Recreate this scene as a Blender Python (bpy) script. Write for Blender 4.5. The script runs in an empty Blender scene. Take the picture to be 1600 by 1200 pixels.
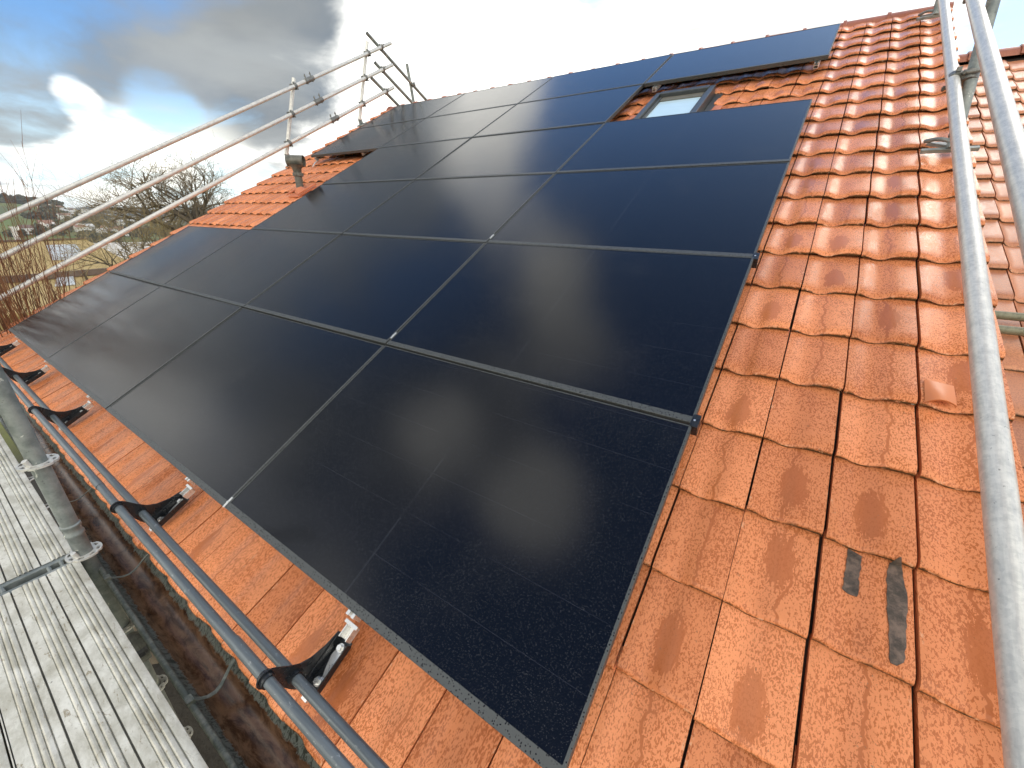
import bpy, math, random
import numpy as np
from mathutils import Vector, Matrix

random.seed(7)
rng = np.random.default_rng(7)
sc = bpy.context.scene
COL = sc.collection
PI = math.pi
R_ = math.radians

# ------------------------------------------------------------------ roof frame
PITCH = R_(28)
CP, SP = math.cos(PITCH), math.sin(PITCH)
def W(u, v, n):                       # roof coordinates (along eave, up slope, off the slope) -> world
    return Vector((u, v*CP - n*SP, v*SP + n*CP))

# ------------------------------------------------------------------ camera
CAM = Vector((7.15012515, -0.50362215, 1.25202601))
RX = Vector((0.82778883, 0.56092005, 0.01159103))
RY = Vector((0.22456129, -0.31232653, -0.92305166))
RZ = Vector((-0.51413799, 0.76669475, -0.38450135))
FPX = 634.124
cd = bpy.data.cameras.new('camera')
cam = bpy.data.objects.new('camera', cd)
COL.objects.link(cam)
cd.sensor_fit = 'HORIZONTAL'; cd.sensor_width = 36.0
cd.lens = FPX/1600*36.0
cd.clip_start = 0.05; cd.clip_end = 20000
m = Matrix.Identity(4)
for i in range(3):
    m[i][0] = RX[i]; m[i][1] = -RY[i]; m[i][2] = -RZ[i]; m[i][3] = CAM[i]
cam.matrix_world = m
sc.camera = cam
def raydir(x, y):
    return (RX*((x-800)/FPX) + RY*((y-600)/FPX) + RZ).normalized()

# ------------------------------------------------------------------ exposure
sc.view_settings.view_transform = 'Standard'
sc.view_settings.look = 'None'
sc.view_settings.gamma = 1
sc.view_settings.use_curve_mapping = False
sc.view_settings.exposure = 0.50

# ------------------------------------------------------------------ node helper
class NB:
    def __init__(s, tree):
        s.t = tree; s.n = tree.nodes; s.l = tree.links
    def new(s, ty, **kw):
        nd = s.n.new(ty)
        for k, v in kw.items(): setattr(nd, k, v)
        return nd
    def put(s, sock, val):
        if val is None: return
        if isinstance(val, bpy.types.NodeSocket): s.l.new(val, sock)
        else:
            if sock.type == 'RGBA' and not isinstance(val, (int, float)) and len(val) == 3: val = (*val, 1)
            if sock.type in ('RGBA',) and isinstance(val, (int, float)): val = (val, val, val, 1)
            sock.default_value = val
    def math(s, op, a, b=None, c=None, clamp=False):
        nd = s.new('ShaderNodeMath', operation=op, use_clamp=clamp)
        s.put(nd.inputs[0], a); s.put(nd.inputs[1], b); s.put(nd.inputs[2], c)
        return nd.outputs[0]
    def vmath(s, op, a, b=None):
        nd = s.new('ShaderNodeVectorMath', operation=op)
        s.put(nd.inputs[0], a); s.put(nd.inputs[1], b)
        return nd.outputs['Value'] if op in ('DOT_PRODUCT', 'LENGTH', 'DISTANCE') else nd.outputs[0]
    def noise(s, vec, scale, detail=4, rough=.55, dist=0.0, out='Fac'):
        nd = s.new('ShaderNodeTexNoise')
        s.put(nd.inputs['Vector'], vec); nd.inputs['Scale'].default_value = scale
        nd.inputs['Detail'].default_value = detail; nd.inputs['Roughness'].default_value = rough
        nd.inputs['Distortion'].default_value = dist
        return nd.outputs[out]
    def voro(s, vec, scale, out='Distance', feature='F1'):
        nd = s.new('ShaderNodeTexVoronoi', feature=feature)
        s.put(nd.inputs['Vector'], vec); nd.inputs['Scale'].default_value = scale
        return nd.outputs[out]
    def step(s, x, a, b, lo=0.0, hi=1.0):
        nd = s.new('ShaderNodeMapRange', interpolation_type='SMOOTHSTEP')
        s.put(nd.inputs[0], x)
        for i, v in enumerate((a, b, lo, hi)): s.put(nd.inputs[i+1], v)
        return nd.outputs[0]
    def mix(s, f, a, b, blend='MIX'):
        nd = s.new('ShaderNodeMix', data_type='RGBA', blend_type=blend)
        s.put(nd.inputs[0], f); s.put(nd.inputs[6], a); s.put(nd.inputs[7], b)
        return nd.outputs[2]
    def sep(s, v):
        nd = s.new('ShaderNodeSeparateXYZ'); s.put(nd.inputs[0], v); return nd.outputs
    def comb(s, x, y, z):
        nd = s.new('ShaderNodeCombineXYZ')
        for i, v in enumerate((x, y, z)): s.put(nd.inputs[i], v)
        return nd.outputs[0]
    def bump(s, h, strength=.3, dist=.01, normal=None):
        nd = s.new('ShaderNodeBump'); nd.inputs['Strength'].default_value = strength
        nd.inputs['Distance'].default_value = dist; s.put(nd.inputs['Height'], h)
        if normal is not None: s.put(nd.inputs['Normal'], normal)
        return nd.outputs[0]

def mat(name, fn=None, color=(.5, .5, .5), rough=.6, metal=0.0, spec=.5):
    M = bpy.data.materials.new(name); M.use_nodes = True
    b = M.node_tree.nodes['Principled BSDF']
    b.inputs['Base Color'].default_value = (*color, 1)
    b.inputs['Roughness'].default_value = rough
    b.inputs['Metallic'].default_value = metal
    b.inputs['Specular IOR Level'].default_value = spec
    if fn:
        nb = NB(M.node_tree); fn(nb, b)
    return M
def coord(nb, which='Object'):
    return nb.new('ShaderNodeTexCoord').outputs[which]
def isl(nb):
    return nb.new('ShaderNodeNewGeometry').outputs['Random Per Island']
def objrand(nb):
    return nb.new('ShaderNodeObjectInfo').outputs['Random']

# ------------------------------------------------------------------ sky and clouds
SUN_AZ, SUN_EL = R_(20), R_(38)      # azimuth from +Y towards +X
def azel(az, el):
    az, el = R_(az), R_(el)
    return (math.sin(az)*math.cos(el), math.cos(az)*math.cos(el), math.sin(el))
world = bpy.data.worlds.new('World'); sc.world = world; world.use_nodes = True
nb = NB(world.node_tree)
bg = world.node_tree.nodes['Background']; bg.inputs['Strength'].default_value = 0.15
sky = nb.new('ShaderNodeTexSky', sky_type='NISHITA')
sky.sun_disc = False; sky.sun_elevation = SUN_EL; sky.sun_rotation = SUN_AZ
sky.air_density = 1.0; sky.dust_density = 0.6; sky.ozone_density = 1.5
D = nb.new('ShaderNodeTexCoord').outputs['Generated']
dx, dy, dz = nb.sep(D)[:3]
den = nb.math('ADD', nb.math('MAXIMUM', dz, 0.0), 0.22)
pl = nb.comb(nb.math('DIVIDE', dx, den), nb.math('DIVIDE', dy, den), nb.math('MULTIPLY', dz, 1.0))
def blob(az, el, r, w, soft=.55):
    d = nb.vmath('DOT_PRODUCT', D, azel(az, el))
    return nb.math('MULTIPLY', nb.step(d, math.cos(R_(r)), math.cos(R_(r*(1-soft)))), w)
def total(lst):
    o = lst[0]
    for x in lst[1:]: o = nb.math('ADD', o, x)
    return o
n1 = nb.noise(pl, 1.5, 9, .56, .35)
n2 = nb.noise(nb.vmath('ADD', pl, (7.3, 2.1, 4.0)), 2.6, 8, .6, .4)
n3 = nb.noise(nb.vmath('ADD', pl, (1.3, 9.1, 2.0)), .8, 5, .5, .2)
cov = total([nb.math('MULTIPLY', nb.math('SUBTRACT', n1, .5), 1.7),
             blob(-4, 48, 33, -1.1), blob(-55, 78, 20, -.45), blob(-72, 43, 8, -.25), blob(-155, 62, 30, -.75),
             blob(-26, 20, 6, -.22), blob(-80, 13, 6, -.12), blob(-70, 9.5, 3.5, -.3), blob(9, 13, 7, -.25), blob(-46, 17, 22, .45), blob(-8, 15, 18, .95, .6), blob(20, 37, 8, 1.2, .6), blob(165, 25, 65, .6, .4), blob(-109, 66, 9, 1.3, .7), blob(-46, 61, 15, .5, .7), blob(-40, 50, 10, .25, .7), blob(-95, 52, 7, .6, .7)])
cov = nb.step(nb.math('ADD', cov, .45), .12, .62)
# how bright the cloud is where there is one
brt = total([nb.math('MULTIPLY', nb.math('SUBTRACT', n2, .5), 2.0),
             blob(-64, 17, 13.5, -.86, .5), blob(-78, 14, 10, -.75, .5), blob(-82, 9, 5.5, -.8, .5), blob(-67, 11, 5, -.5, .6), blob(-78, 32, 24, -.72, .6), blob(-53, 27, 8, -.5, .7), blob(-109, 66, 8, 1.0, .8), blob(-88, 45, 24, -.35),
             blob(-95, 52, 8, .6, .8), blob(-43, 38, 13, .35), blob(-36, 12, 20, .8, .6),
             blob(-76.3, 9, 2.2, .75), blob(-72, 2.5, 7.5, .9), blob(20, 38, 12, .5), blob(165, 25, 70, .7, .5)])
brt = nb.step(nb.math('ADD', brt, .66), .0, 1.0)
dk = nb.mix(nb.step(n3, .38, .62), (.95, 1.22, 1.55), (1.75, 1.86, 1.9)); dk = nb.mix(nb.step(n1, .40, .66, 0, .6), dk, (2.6, 2.75, 2.8))
cl = nb.mix(brt, dk, (8.6, 8.5, 8.0))
cl = nb.mix(blob(20, 37, 8, .9, .8), cl, (7.4, 7.2, 6.8))
cl = nb.mix(blob(165, 25, 65, .6, .5), cl, (15.5, 15.0, 13.6))  # unseen bright cloud added behind the camera to light tiles and decks
warm = blob(-70, 2, 9, .5)
cl = nb.mix(warm, cl, (10.4, 10.2, 9.0))
skyb = nb.mix(1.0, sky.outputs[0], (.58, .78, .96), 'MULTIPLY')
# thin veil near the horizon
veil = nb.step(dz, .26, .03)
skyb = nb.mix(nb.math('MULTIPLY', veil, .75), skyb, (5.4, 6.9, 7.4))
out = nb.mix(cov, skyb, cl)
nb.put(bg.inputs['Color'], out)

sd = bpy.data.lights.new('sun', 'SUN'); sd.energy = 0.55; sd.angle = R_(20); sd.color = (1, .90, .76)
so = bpy.data.objects.new('sun', sd); COL.objects.link(so)
sdir = Vector((math.sin(SUN_AZ)*math.cos(SUN_EL), math.cos(SUN_AZ)*math.cos(SUN_EL), math.sin(SUN_EL)))
so.rotation_euler = (-sdir).to_track_quat('-Z', 'Y').to_euler()
so.location = (0, 0, 30)

# ------------------------------------------------------------------ mesh helper
class MB:
    def __init__(s): s.v = []; s.f = []; s.uv = []; s.mi = []
    def add(s, verts, faces, uvs=None, mi=0):
        o = len(s.v); s.v.extend([tuple(x) for x in verts])
        for f in faces:
            s.f.append([i+o for i in f]); s.mi.append(mi)
            if uvs is not None: s.uv.append([uvs[i] for i in f])
            else: s.uv.append([(0, 0)]*len(f))
        return s
    def box(s, lo, hi, mi=0, M=None):
        x0, y0, z0 = lo; x1, y1, z1 = hi
        v = [(x0,y0,z0),(x1,y0,z0),(x1,y1,z0),(x0,y1,z0),(x0,y0,z1),(x1,y0,z1),(x1,y1,z1),(x0,y1,z1)]
        if M is not None: v = [M @ Vector(p) for p in v]
        return s.add(v, [(0,3,2,1),(4,5,6,7),(0,1,5,4),(1,2,6,5),(2,3,7,6),(3,0,4,7)], mi=mi)
    def poly(s, pts, d, mi=0):            # prism: polygon pts (3D) extruded by vector d
        n = len(pts); d = Vector(d)
        v = [Vector(p) for p in pts] + [Vector(p)+d for p in pts]
        f = [list(range(n))[::-1], list(range(n, 2*n))] + [(i, (i+1) % n, n+(i+1) % n, n+i) for i in range(n)]
        return s.add(v, f, mi=mi)
    def path(s, pts, rads, seg=12, cap=True, mi=0, hollow=0.0):
        pts = [Vector(p) for p in pts]; k = len(pts)
        if not isinstance(rads, (list, tuple)): rads = [rads]*k
        vs = []; t0 = (pts[1]-pts[0]).normalized()
        a = t0.orthogonal().normalized()
        for i, p in enumerate(pts):
            t = (pts[min(i+1, k-1)]-pts[max(i-1, 0)]).normalized()
            a = (a - t*a.dot(t)).normalized(); b = t.cross(a)
            for j in range(seg):
                an = 2*PI*j/seg
                vs.append(p + (a*math.cos(an)+b*math.sin(an))*rads[i])
        fs = []
        for i in range(k-1):
            for j in range(seg):
                q = (j+1) % seg
                fs.append((i*seg+j, i*seg+q, (i+1)*seg+q, (i+1)*seg+j))
        if cap:
            fs.append(tuple(range(seg))[::-1]); fs.append(tuple((k-1)*seg+j for j in range(seg)))
        return s.add(vs, fs, mi=mi)
    def tube(s, a, b, r, seg=16, r2=None, mi=0):
        return s.path([a, b], [r, r if r2 is None else r2], seg, mi=mi)
    def pipe(s, a, b, r, wall=.004, seg=20, mi=0):   # open ended tube with a bore you can see
        a, b = Vector(a), Vector(b); t = (b-a).normalized(); x = t.orthogonal().normalized(); y = t.cross(x)
        vs = []
        for p, rr in ((a, r), (b, r), (b, r-wall), (a, r-wall)):
            for j in range(seg):
                an = 2*PI*j/seg; vs.append(p+(x*math.cos(an)+y*math.sin(an))*rr)
        fs = []
        for i in range(4):
            for j in range(seg):
                q = (j+1) % seg; n = (i+1) % 4
                fs.append((i*seg+j, i*seg+q, n*seg+q, n*seg+j))
        return s.add(vs, fs, mi=mi)
    def build(s, name, mats, parent=None, smooth=None, bevel=0):
        me = bpy.data.meshes.new(name)
        me.from_pydata(s.v, [], s.f)
        if not isinstance(mats, (list, tuple)): mats = [mats]
        for M in mats: me.materials.append(M)
        if len(mats) > 1: me.polygons.foreach_set('material_index', s.mi)
        uvl = me.uv_layers.new(name='UVMap')
        uvl.data.foreach_set('uv', np.array([c for f in s.uv for c in f], dtype=np.float32).ravel())
        me.update()
        if smooth is not None:
            me.polygons.foreach_set('use_smooth', [True]*len(me.polygons))
            try: me.set_sharp_from_angle(angle=R_(smooth))
            except Exception: pass
        o = bpy.data.objects.new(name, me); COL.objects.link(o)
        if parent is not None: o.parent = parent
        if bevel:
            b = o.modifiers.new('bevel', 'BEVEL'); b.width = bevel; b.segments = 2; b.limit_method = 'ANGLE'; b.angle_limit = R_(50)
        return o

def tag(o, label=None, cat=None, group=None, kind=None):
    if label: o['label'] = label
    if cat: o['category'] = cat
    if group: o['group'] = group
    if kind: o['kind'] = kind
    return o
def thing(name, label, cat, loc=(0, 0, 0), rot=(0, 0, 0), group=None):
    o = bpy.data.objects.new(name, None); COL.objects.link(o)
    o.location = loc; o.rotation_euler = rot; o.empty_display_size = .1
    return tag(o, label, cat, group)
def roof_thing(name, label, cat, u=0, v=0, n=0, group=None):     # root whose own axes are the roof's u, v, n
    return thing(name, label, cat, W(u, v, n), (PITCH, 0, 0), group)
def copy_tree(o, parent=None):
    c = o.copy(); COL.objects.link(c); c.parent = parent
    for ch in list(o.children): copy_tree(ch, c)
    return c

# ------------------------------------------------------------------ materials
def f_tile(base_dry, base_wet, dish_dark=.0, speck=1.0, fallback_rough=.40):
    def fn(nb, b):
        uv = coord(nb, 'UV'); s, t, _ = nb.sep(uv)[:3]
        r = isl(nb)
        r2 = nb.math('FRACT', nb.math('MULTIPLY', r, 37.7)); r3 = nb.math('FRACT', nb.math('MULTIPLY', r, 91.3))
        P = nb.comb(nb.math('MULTIPLY', s, .22), nb.math('MULTIPLY', t, .33), nb.math('MULTIPLY', r, 53.0))
        big = nb.noise(P, 14, 4, .6)
        PE = nb.vmath('MULTIPLY', P, (1.25, .72, 1)); fine = nb.noise(PE, 160, 3, .6, .5)
        fine2 = nb.noise(PE, 300, 2, .5)
        wetzone = nb.noise(nb.vmath('ADD', P, (3, 1, 0)), 9, 3, .5)
        # beads of rain
        th = nb.math('ADD', nb.math('MULTIPLY', nb.math('SUBTRACT', wetzone, .5), -.18), .518)
        sp = nb.step(nb.math('SUBTRACT', nb.math('ADD', nb.math('MULTIPLY', fine, .75), nb.math('MULTIPLY', fine2, .25)), th), -.012, .03)
        sp = nb.math('MULTIPLY', sp, .84*speck)
        # damp patch in the pan
        e1 = nb.math('DIVIDE', nb.math('SUBTRACT', s, nb.math('ADD', .34, nb.math('MULTIPLY', r2, .26))), .20)
        e2 = nb.math('DIVIDE', nb.math('SUBTRACT', t, nb.math('ADD', .32, nb.math('MULTIPLY', r3, .3))), .25)
        ed = nb.math('ADD', nb.math('ADD', nb.math('MULTIPLY', e1, e1), nb.math('MULTIPLY', e2, e2)), nb.math('MULTIPLY', nb.math('SUBTRACT', nb.noise(nb.vmath('MULTIPLY', P, (1.6, .5, 1)), 60, 5, .7), .5), 3.6))
        patch = nb.math('MULTIPLY', nb.step(ed, 1.0, .85), nb.step(r2, .60, .64))
        # run-off streaks
        wob = nb.math('MULTIPLY', nb.math('SUBTRACT', nb.noise(nb.comb(0.0, nb.math('MULTIPLY', t, .33), nb.math('MULTIPLY', r, 11.0)), 11, 3, .6), .5), .42)
        sx = nb.math('ABSOLUTE', nb.math('SUBTRACT', nb.math('SUBTRACT', s, wob), nb.math('ADD', .30, nb.math('MULTIPLY', r3, .40))))
        streak = nb.math('MULTIPLY', nb.step(sx, .026, .014), nb.step(r3, .42, .48))
        band = nb.math('MULTIPLY', nb.step(nb.math('ABSOLUTE', nb.math('SUBTRACT', s, .62)), .10, .02), nb.step(big, .40, .62))
        wet = nb.math('MAXIMUM', nb.math('MAXIMUM', nb.math('MULTIPLY', patch, .66), nb.math('MULTIPLY', streak, .75)), nb.math('MULTIPLY', band, .20))
        wet = nb.math('MAXIMUM', wet, sp)
        c = nb.mix(wet, base_dry, base_wet)
        # kiln tone differs from tile to tile
        tone = nb.math('ADD', .86, nb.math('MULTIPLY', nb.math('FRACT', nb.math('MULTIPLY', r, 17.3)), .32))
        c = nb.mix(1.0, c, nb.comb(tone, nb.math('POWER', tone, 1.25), nb.math('POWER', tone, 1.5)), 'MULTIPLY')
        c = nb.mix(nb.step(big, .60, .85, 0, .14), c, (.42, .18, .10))
        # algae and moss on the tile nose, deepened to paint in the lip's shade
        moss_shade = nb.math('MULTIPLY', nb.step(nb.math('ADD', t, nb.math('MULTIPLY', nb.math('SUBTRACT', nb.noise(P, 60, 4, .65), .5), .06)), .072, .040), nb.step(nb.noise(P, 25, 3, .6), .18, .34))
        c = nb.mix(nb.math('MULTIPLY', moss_shade, .92), c, (.030, .026, .010))
        lich = nb.math('MULTIPLY', nb.step(t, .10, .04), nb.step(nb.noise(nb.vmath('ADD', P, (9, 4, 2)), 45, 3, .6), .68, .72))
        c = nb.mix(lich, c, (.45, .44, .36))
        spots = nb.step(nb.noise(nb.vmath('ADD', P, (5, 5, 5)), 70, 2, .5), .72, .76)
        c = nb.mix(nb.math('MULTIPLY', spots, .45), c, (.10, .06, .03))
        chip = nb.math('MULTIPLY', nb.step(nb.math('MINIMUM', nb.math('MINIMUM', s, nb.math('SUBTRACT', 1.0, s)), nb.math('SUBTRACT', t, .04)), .045, .02), nb.step(nb.noise(nb.vmath('ADD', P, (2, 8, 6)), 32, 4, .7), .60, .63))
        c = nb.mix(nb.math('MULTIPLY', chip, .8), c, (.70, .36, .20))
        lic2 = nb.math('MULTIPLY', nb.step(nb.noise(nb.vmath('ADD', P, (4, 2, 9)), 120, 3, .6), .66, .70), nb.step(nb.noise(nb.vmath('ADD', P, (1, 7, 3)), 12, 2, .5), .58, .66))
        c = nb.mix(nb.math('MULTIPLY', lic2, .7), c, (.16, .15, .10))
        nb.put(b.inputs['Base Color'], c)
        nb.put(b.inputs['Roughness'], nb.math('SUBTRACT', fallback_rough, nb.math('MULTIPLY', wet, .24)))
        h = nb.math('ADD', nb.math('MULTIPLY', fine, .5), nb.math('MULTIPLY', big, .8))
        nb.put(b.inputs['Normal'], nb.bump(h, .28, .004))
    return fn
M_tile = mat('clay_tile', f_tile((.70, .252, .104), (.40, .115, .038)), rough=.5, spec=.26)
M_tile2 = mat('clay_tile_brown', f_tile((.56, .225, .105), (.36, .120, .050), speck=.7, fallback_rough=.46), rough=.5)
def f_cut(nb, b):
    P = coord(nb); c = nb.mix(nb.noise(P, 18, 4, .6), (.46, .13, .062), (.58, .20, .085)); nb.put(b.inputs['Base Color'], c)
    nb.put(b.inputs['Normal'], nb.bump(nb.noise(P, 120, 3, .6), .3, .004))
M_cut = mat('cut_clay', f_cut, rough=.5)
def f_ridge(nb, b):
    P = coord(nb); r = isl(nb)
    c = nb.mix(nb.noise(P, 9, 5, .65), (.24, .075, .040), (.44, .16, .085))
    c = nb.mix(nb.step(nb.noise(P, 110, 3, .6), .55, .62, 0, .5), c, (.20, .06, .03))
    nb.put(b.inputs['Base Color'], c); nb.put(b.inputs['Normal'], nb.bump(nb.noise(P, 90, 4, .6), .3, .005))
M_ridge = mat('ridge_clay', f_ridge, rough=.42)

def f_glass(nb, b):
    uv = coord(nb, 'UV'); x, y, _ = nb.sep(uv)[:3]
    rr = objrand(nb)
    P = nb.comb(x, y, nb.math('MULTIPLY', rr, 40.0))
    # fine wires and cell seams
    gy = nb.math('ABSOLUTE', nb.math('SUBTRACT', nb.math('FRACT', nb.math('DIVIDE', y, .182)), .5))
    seam = nb.step(gy, .4925, .4975)
    mid = nb.step(nb.math('ABSOLUTE', nb.math('SUBTRACT', x, .861)), .006, .003)
    gx = nb.math('ABSOLUTE', nb.math('SUBTRACT', nb.math('FRACT', nb.math('DIVIDE', x, .0915)), .5))
    seamx = nb.step(gx, .486, .496)
    ln = nb.math('MAXIMUM', nb.math('MULTIPLY', seam, .42), nb.math('MULTIPLY', mid, .30))
    ln = nb.math('MAXIMUM', ln, nb.math('MULTIPLY', seamx, .10))
    brk = nb.noise(P, 3, 3, .5)
    ln = nb.math('MULTIPLY', ln, nb.step(brk, .30, .60))
    c = nb.mix(ln, (.0030, .0034, .0058), (.034, .036, .044))
    # beads of rain, their sky glint painted pale, and dried dust
    vd = nb.voro(P, 330); vcc = nb.sep(nb.voro(P, 330, 'Color')); vc = vcc[0]
    bead = nb.math('MULTIPLY', nb.step(vd, nb.math('ADD', .10, nb.math('MULTIPLY', vcc[1], .32)), .06), nb.step(vc, .42, .48))
    dust = nb.noise(P, 2.2, 5, .62)
    c = nb.mix(nb.math('MULTIPLY', bead, .75), c, (.085, .09, .10))
    c = nb.mix(nb.step(dust, .50, .80, 0, .035), c, (.16, .15, .13))
    nb.put(b.inputs['Base Color'], c)
    fine = nb.noise(P, 210, 3, .65)
    rg = nb.math('ADD', .085, nb.math('MULTIPLY', dust, .10))
    nb.put(b.inputs['Roughness'], rg)
    h = nb.math('ADD', nb.math('MULTIPLY', fine, .5), nb.math('MULTIPLY', bead, .9))
    nb.put(b.inputs['Normal'], nb.bump(h, .24, .0012))
M_glass = mat('cell_glass', f_glass, rough=.2, spec=.36); M_glass.node_tree.nodes['Principled BSDF'].inputs['IOR'].default_value = 1.5
def f_frame(nb, b):
    P = coord(nb)
    vd = nb.voro(P, 165); vc = nb.sep(nb.voro(P, 165, 'Color'))[0]
    bead = nb.math('MULTIPLY', nb.step(vd, .42, .30), nb.step(vc, .50, .55))
    c = nb.mix(bead, (.076, .080, .078), (.012, .012, .013))
    nb.put(b.inputs['Base Color'], c); nb.put(b.inputs['Roughness'], nb.math('SUBTRACT', .48, nb.math('MULTIPLY', bead, .3)))
    nb.put(b.inputs['Normal'], nb.bump(bead, .3, .002))
M_frame = mat('black_anodised', f_frame, rough=.42, metal=.35)

def f_galv(light, dark, rough, metal):
    def fn(nb, b):
        P = coord(nb); S = nb.vmath('MULTIPLY', P, (1, 1, 1))
        a = nb.noise(P, 22, 5, .65); g = nb.voro(P, 130, 'Color'); gs = nb.sep(g)[0]
        sc_ = nb.noise(nb.vmath('MULTIPLY', P, (160, 14, 14)), 1.0, 4, .7)
        f = nb.math('ADD', nb.math('ADD', nb.math('MULTIPLY', a, .55), nb.math('MULTIPLY', gs, .10)), nb.math('MULTIPLY', sc_, .37))
        c = nb.mix(nb.step(f, .32, .68), dark, light)
        c = nb.mix(nb.step(nb.noise(P, 70, 3, .7), .66, .72, 0, .7), c, tuple(x*.35 for x in dark))
        nb.put(b.inputs['Base Color'], c); nb.put(b.inputs['Metallic'], metal)
        nb.put(b.inputs['Roughness'], nb.math('ADD', rough-.1, nb.math('MULTIPLY', a, .22)))
        nb.put(b.inputs['Normal'], nb.bump(nb.noise(P, 160, 3, .6), .12, .003))
    return fn
M_galv = mat('galvanised_steel', f_galv((.72, .70, .645), (.50, .495, .465), .38, .34))
M_galv_old = mat('weathered_galvanised_steel', None)
def f_old(nb, b):
    P = coord(nb)
    a = nb.noise(P, 16, 6, .65); d = nb.noise(nb.vmath('ADD', P, (4, 4, 4)), 11, 5, .7, .8)
    c = nb.mix(nb.step(a, .3, .7), (.15, .17, .165), (.30, .32, .30))
    c = nb.mix(nb.step(d, .63, .66), c, (.58, .58, .52))
    c = nb.mix(nb.step(nb.noise(P, 50, 4, .7), .64, .72, 0, .7), c, (.07, .075, .07))
    nb.put(b.inputs['Base Color'], c); nb.put(b.inputs['Roughness'], nb.math('ADD', .35, nb.math('MULTIPLY', a, .3)))
    nb.put(b.inputs['Metallic'], .3); nb.put(b.inputs['Normal'], nb.bump(nb.math('ADD', a, d), .2, .004))
nb_ = NB(M_galv_old.node_tree); f_old(nb_, M_galv_old.node_tree.nodes['Principled BSDF'])
M_clamp = mat('clamp_steel', f_galv((.24, .24, .22), (.11, .11, .105), .5, .5))
def f_snowpipe(nb, b):
    P = coord(nb); a = nb.noise(nb.vmath('MULTIPLY', P, (3, 60, 60)), 1.0, 5, .65)
    c = nb.mix(nb.step(a, .3, .75), (.088, .104, .112), (.155, .175, .183))
    c = nb.mix(nb.step(nb.noise(nb.vmath('MULTIPLY', P, (.5, 1, 1)), 70, 5, .75), .60, .66, 0, .6), c, (.36, .37, .355))
    nb.put(b.inputs['Base Color'], c); nb.put(b.inputs['Roughness'], .34); nb.put(b.inputs['Metallic'], .25)
M_spipe = mat('blue_grey_pipe', f_snowpipe)
M_black = mat('black_coated_steel', lambda nb, b: nb.put(b.inputs['Roughness'], nb.step(nb.noise(coord(nb), 40, 3, .6), .3, .7, .22, .42)), color=(.011, .013, .016), spec=.5)
def f_alu(nb, b):
    P = coord(nb); a = nb.noise(P, 60, 3, .6)
    nb.put(b.inputs['Base Color'], nb.mix(a, (.62, .61, .58), (.86, .86, .84))); nb.put(b.inputs['Roughness'], nb.step(a, .2, .8, .22, .42)); nb.put(b.inputs['Metallic'], .75)
M_alu = mat('bare_aluminium', f_alu)
def f_deck(nb, b):
    P = coord(nb); x, y, z = nb.sep(P)[:3]
    a = nb.noise(nb.vmath('MULTIPLY', P, (1, 2.0, 1)), 7, 7, .68, .3)
    g = nb.noise(P, 70, 4, .65)
    c = nb.mix(nb.step(a, .3, .72), (.42, .395, .315), (.73, .705, .62))
    c = nb.mix(nb.step(g, .56, .70, 0, .4), c, (.30, .28, .21))
    mud = nb.noise(nb.vmath('MULTIPLY', P, (1, 3, 1)), 16, 7, .75, 1.2)
    c = nb.mix(nb.step(mud, .58, .66, 0, .8), c, (.22, .165, .085))
    sc1 = nb.noise(nb.vmath('MULTIPLY', P, (9, 3, 1)), 5, 6, .75, 2.0)
    c = nb.mix(nb.step(sc1, .685, .70, 0, .85), c, (.045, .045, .04))
    # darker below the tread face, in the grooves and down the sides
    rb = nb.step(z, -.0035, -.008)
    c = nb.mix(nb.math('MULTIPLY', rb, .8), c, (.11, .10, .075))
    nb.put(b.inputs['Base Color'], c); nb.put(b.inputs['Roughness'], nb.math('ADD', .42, nb.math('MULTIPLY', g, .25)))
    nb.put(b.inputs['Metallic'], .12); nb.put(b.inputs['Normal'], nb.bump(nb.math('ADD', g, a), .22, .003))
M_deck = mat('galvanised_deck', f_deck)
def f_gut(nb, b):
    P = coord(nb); x, y, z = nb.sep(P)[:3]
    a = nb.noise(P, 30, 6, .7, .6)
    zz = nb.math('ADD', z, nb.math('MULTIPLY', nb.math('SUBTRACT', a, .5), .036))
    dirt = nb.step(zz, -.055, -.062)
    lich = nb.step(nb.noise(nb.vmath('MULTIPLY', P, (1.2, .6, .6)), 60, 4, .7, 1.0), .50, .55)
    metal = nb.mix(nb.noise(P, 20, 5, .6), (.125, .14, .118), (.235, .25, .21))
    c = nb.mix(nb.math('MULTIPLY', nb.math('MULTIPLY', lich, nb.step(zz, .004, -.006)), .92), metal, (.030, .034, .022))
    mudc = nb.mix(nb.step(nb.noise(nb.vmath('MULTIPLY', P, (.35, 1, 1)), 26, 6, .7, .5), .35, .65), (.050, .020, .008), (.20, .105, .055))
    c = nb.mix(dirt, c, mudc)
    nb.put(b.inputs['Base Color'], c)
    nb.put(b.inputs['Roughness'], nb.mix(dirt, (.5,)*3, (.24,)*3))
    nb.put(b.inputs['Normal'], nb.bump(a, .12, .004))
M_gut = mat('gutter_zinc', f_gut)
def f_vent(nb, b):
    P = coord(nb); a = nb.noise(P, 12, 5, .65)
    c = nb.mix(nb.step(a, .3, .7), (.058, .056, .046), (.145, .135, .110)); nb.put(b.inputs['Base Color'], c)
M_vent = mat('vent_plastic', f_vent, rough=.5)
M_anth = mat('anthracite_aluminium', lambda nb, b: nb.put(b.inputs['Base Color'], nb.mix(nb.noise(coord(nb), 30, 4, .6), (.045, .050, .053), (.095, .10, .102))), rough=.38, metal=.3)
M_lead = mat('flashing_lead', lambda nb, b: nb.put(b.inputs['Base Color'], nb.mix(nb.noise(coord(nb), 45, 5, .7), (.02, .022, .022), (.085, .088, .085))), rough=.5)
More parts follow.
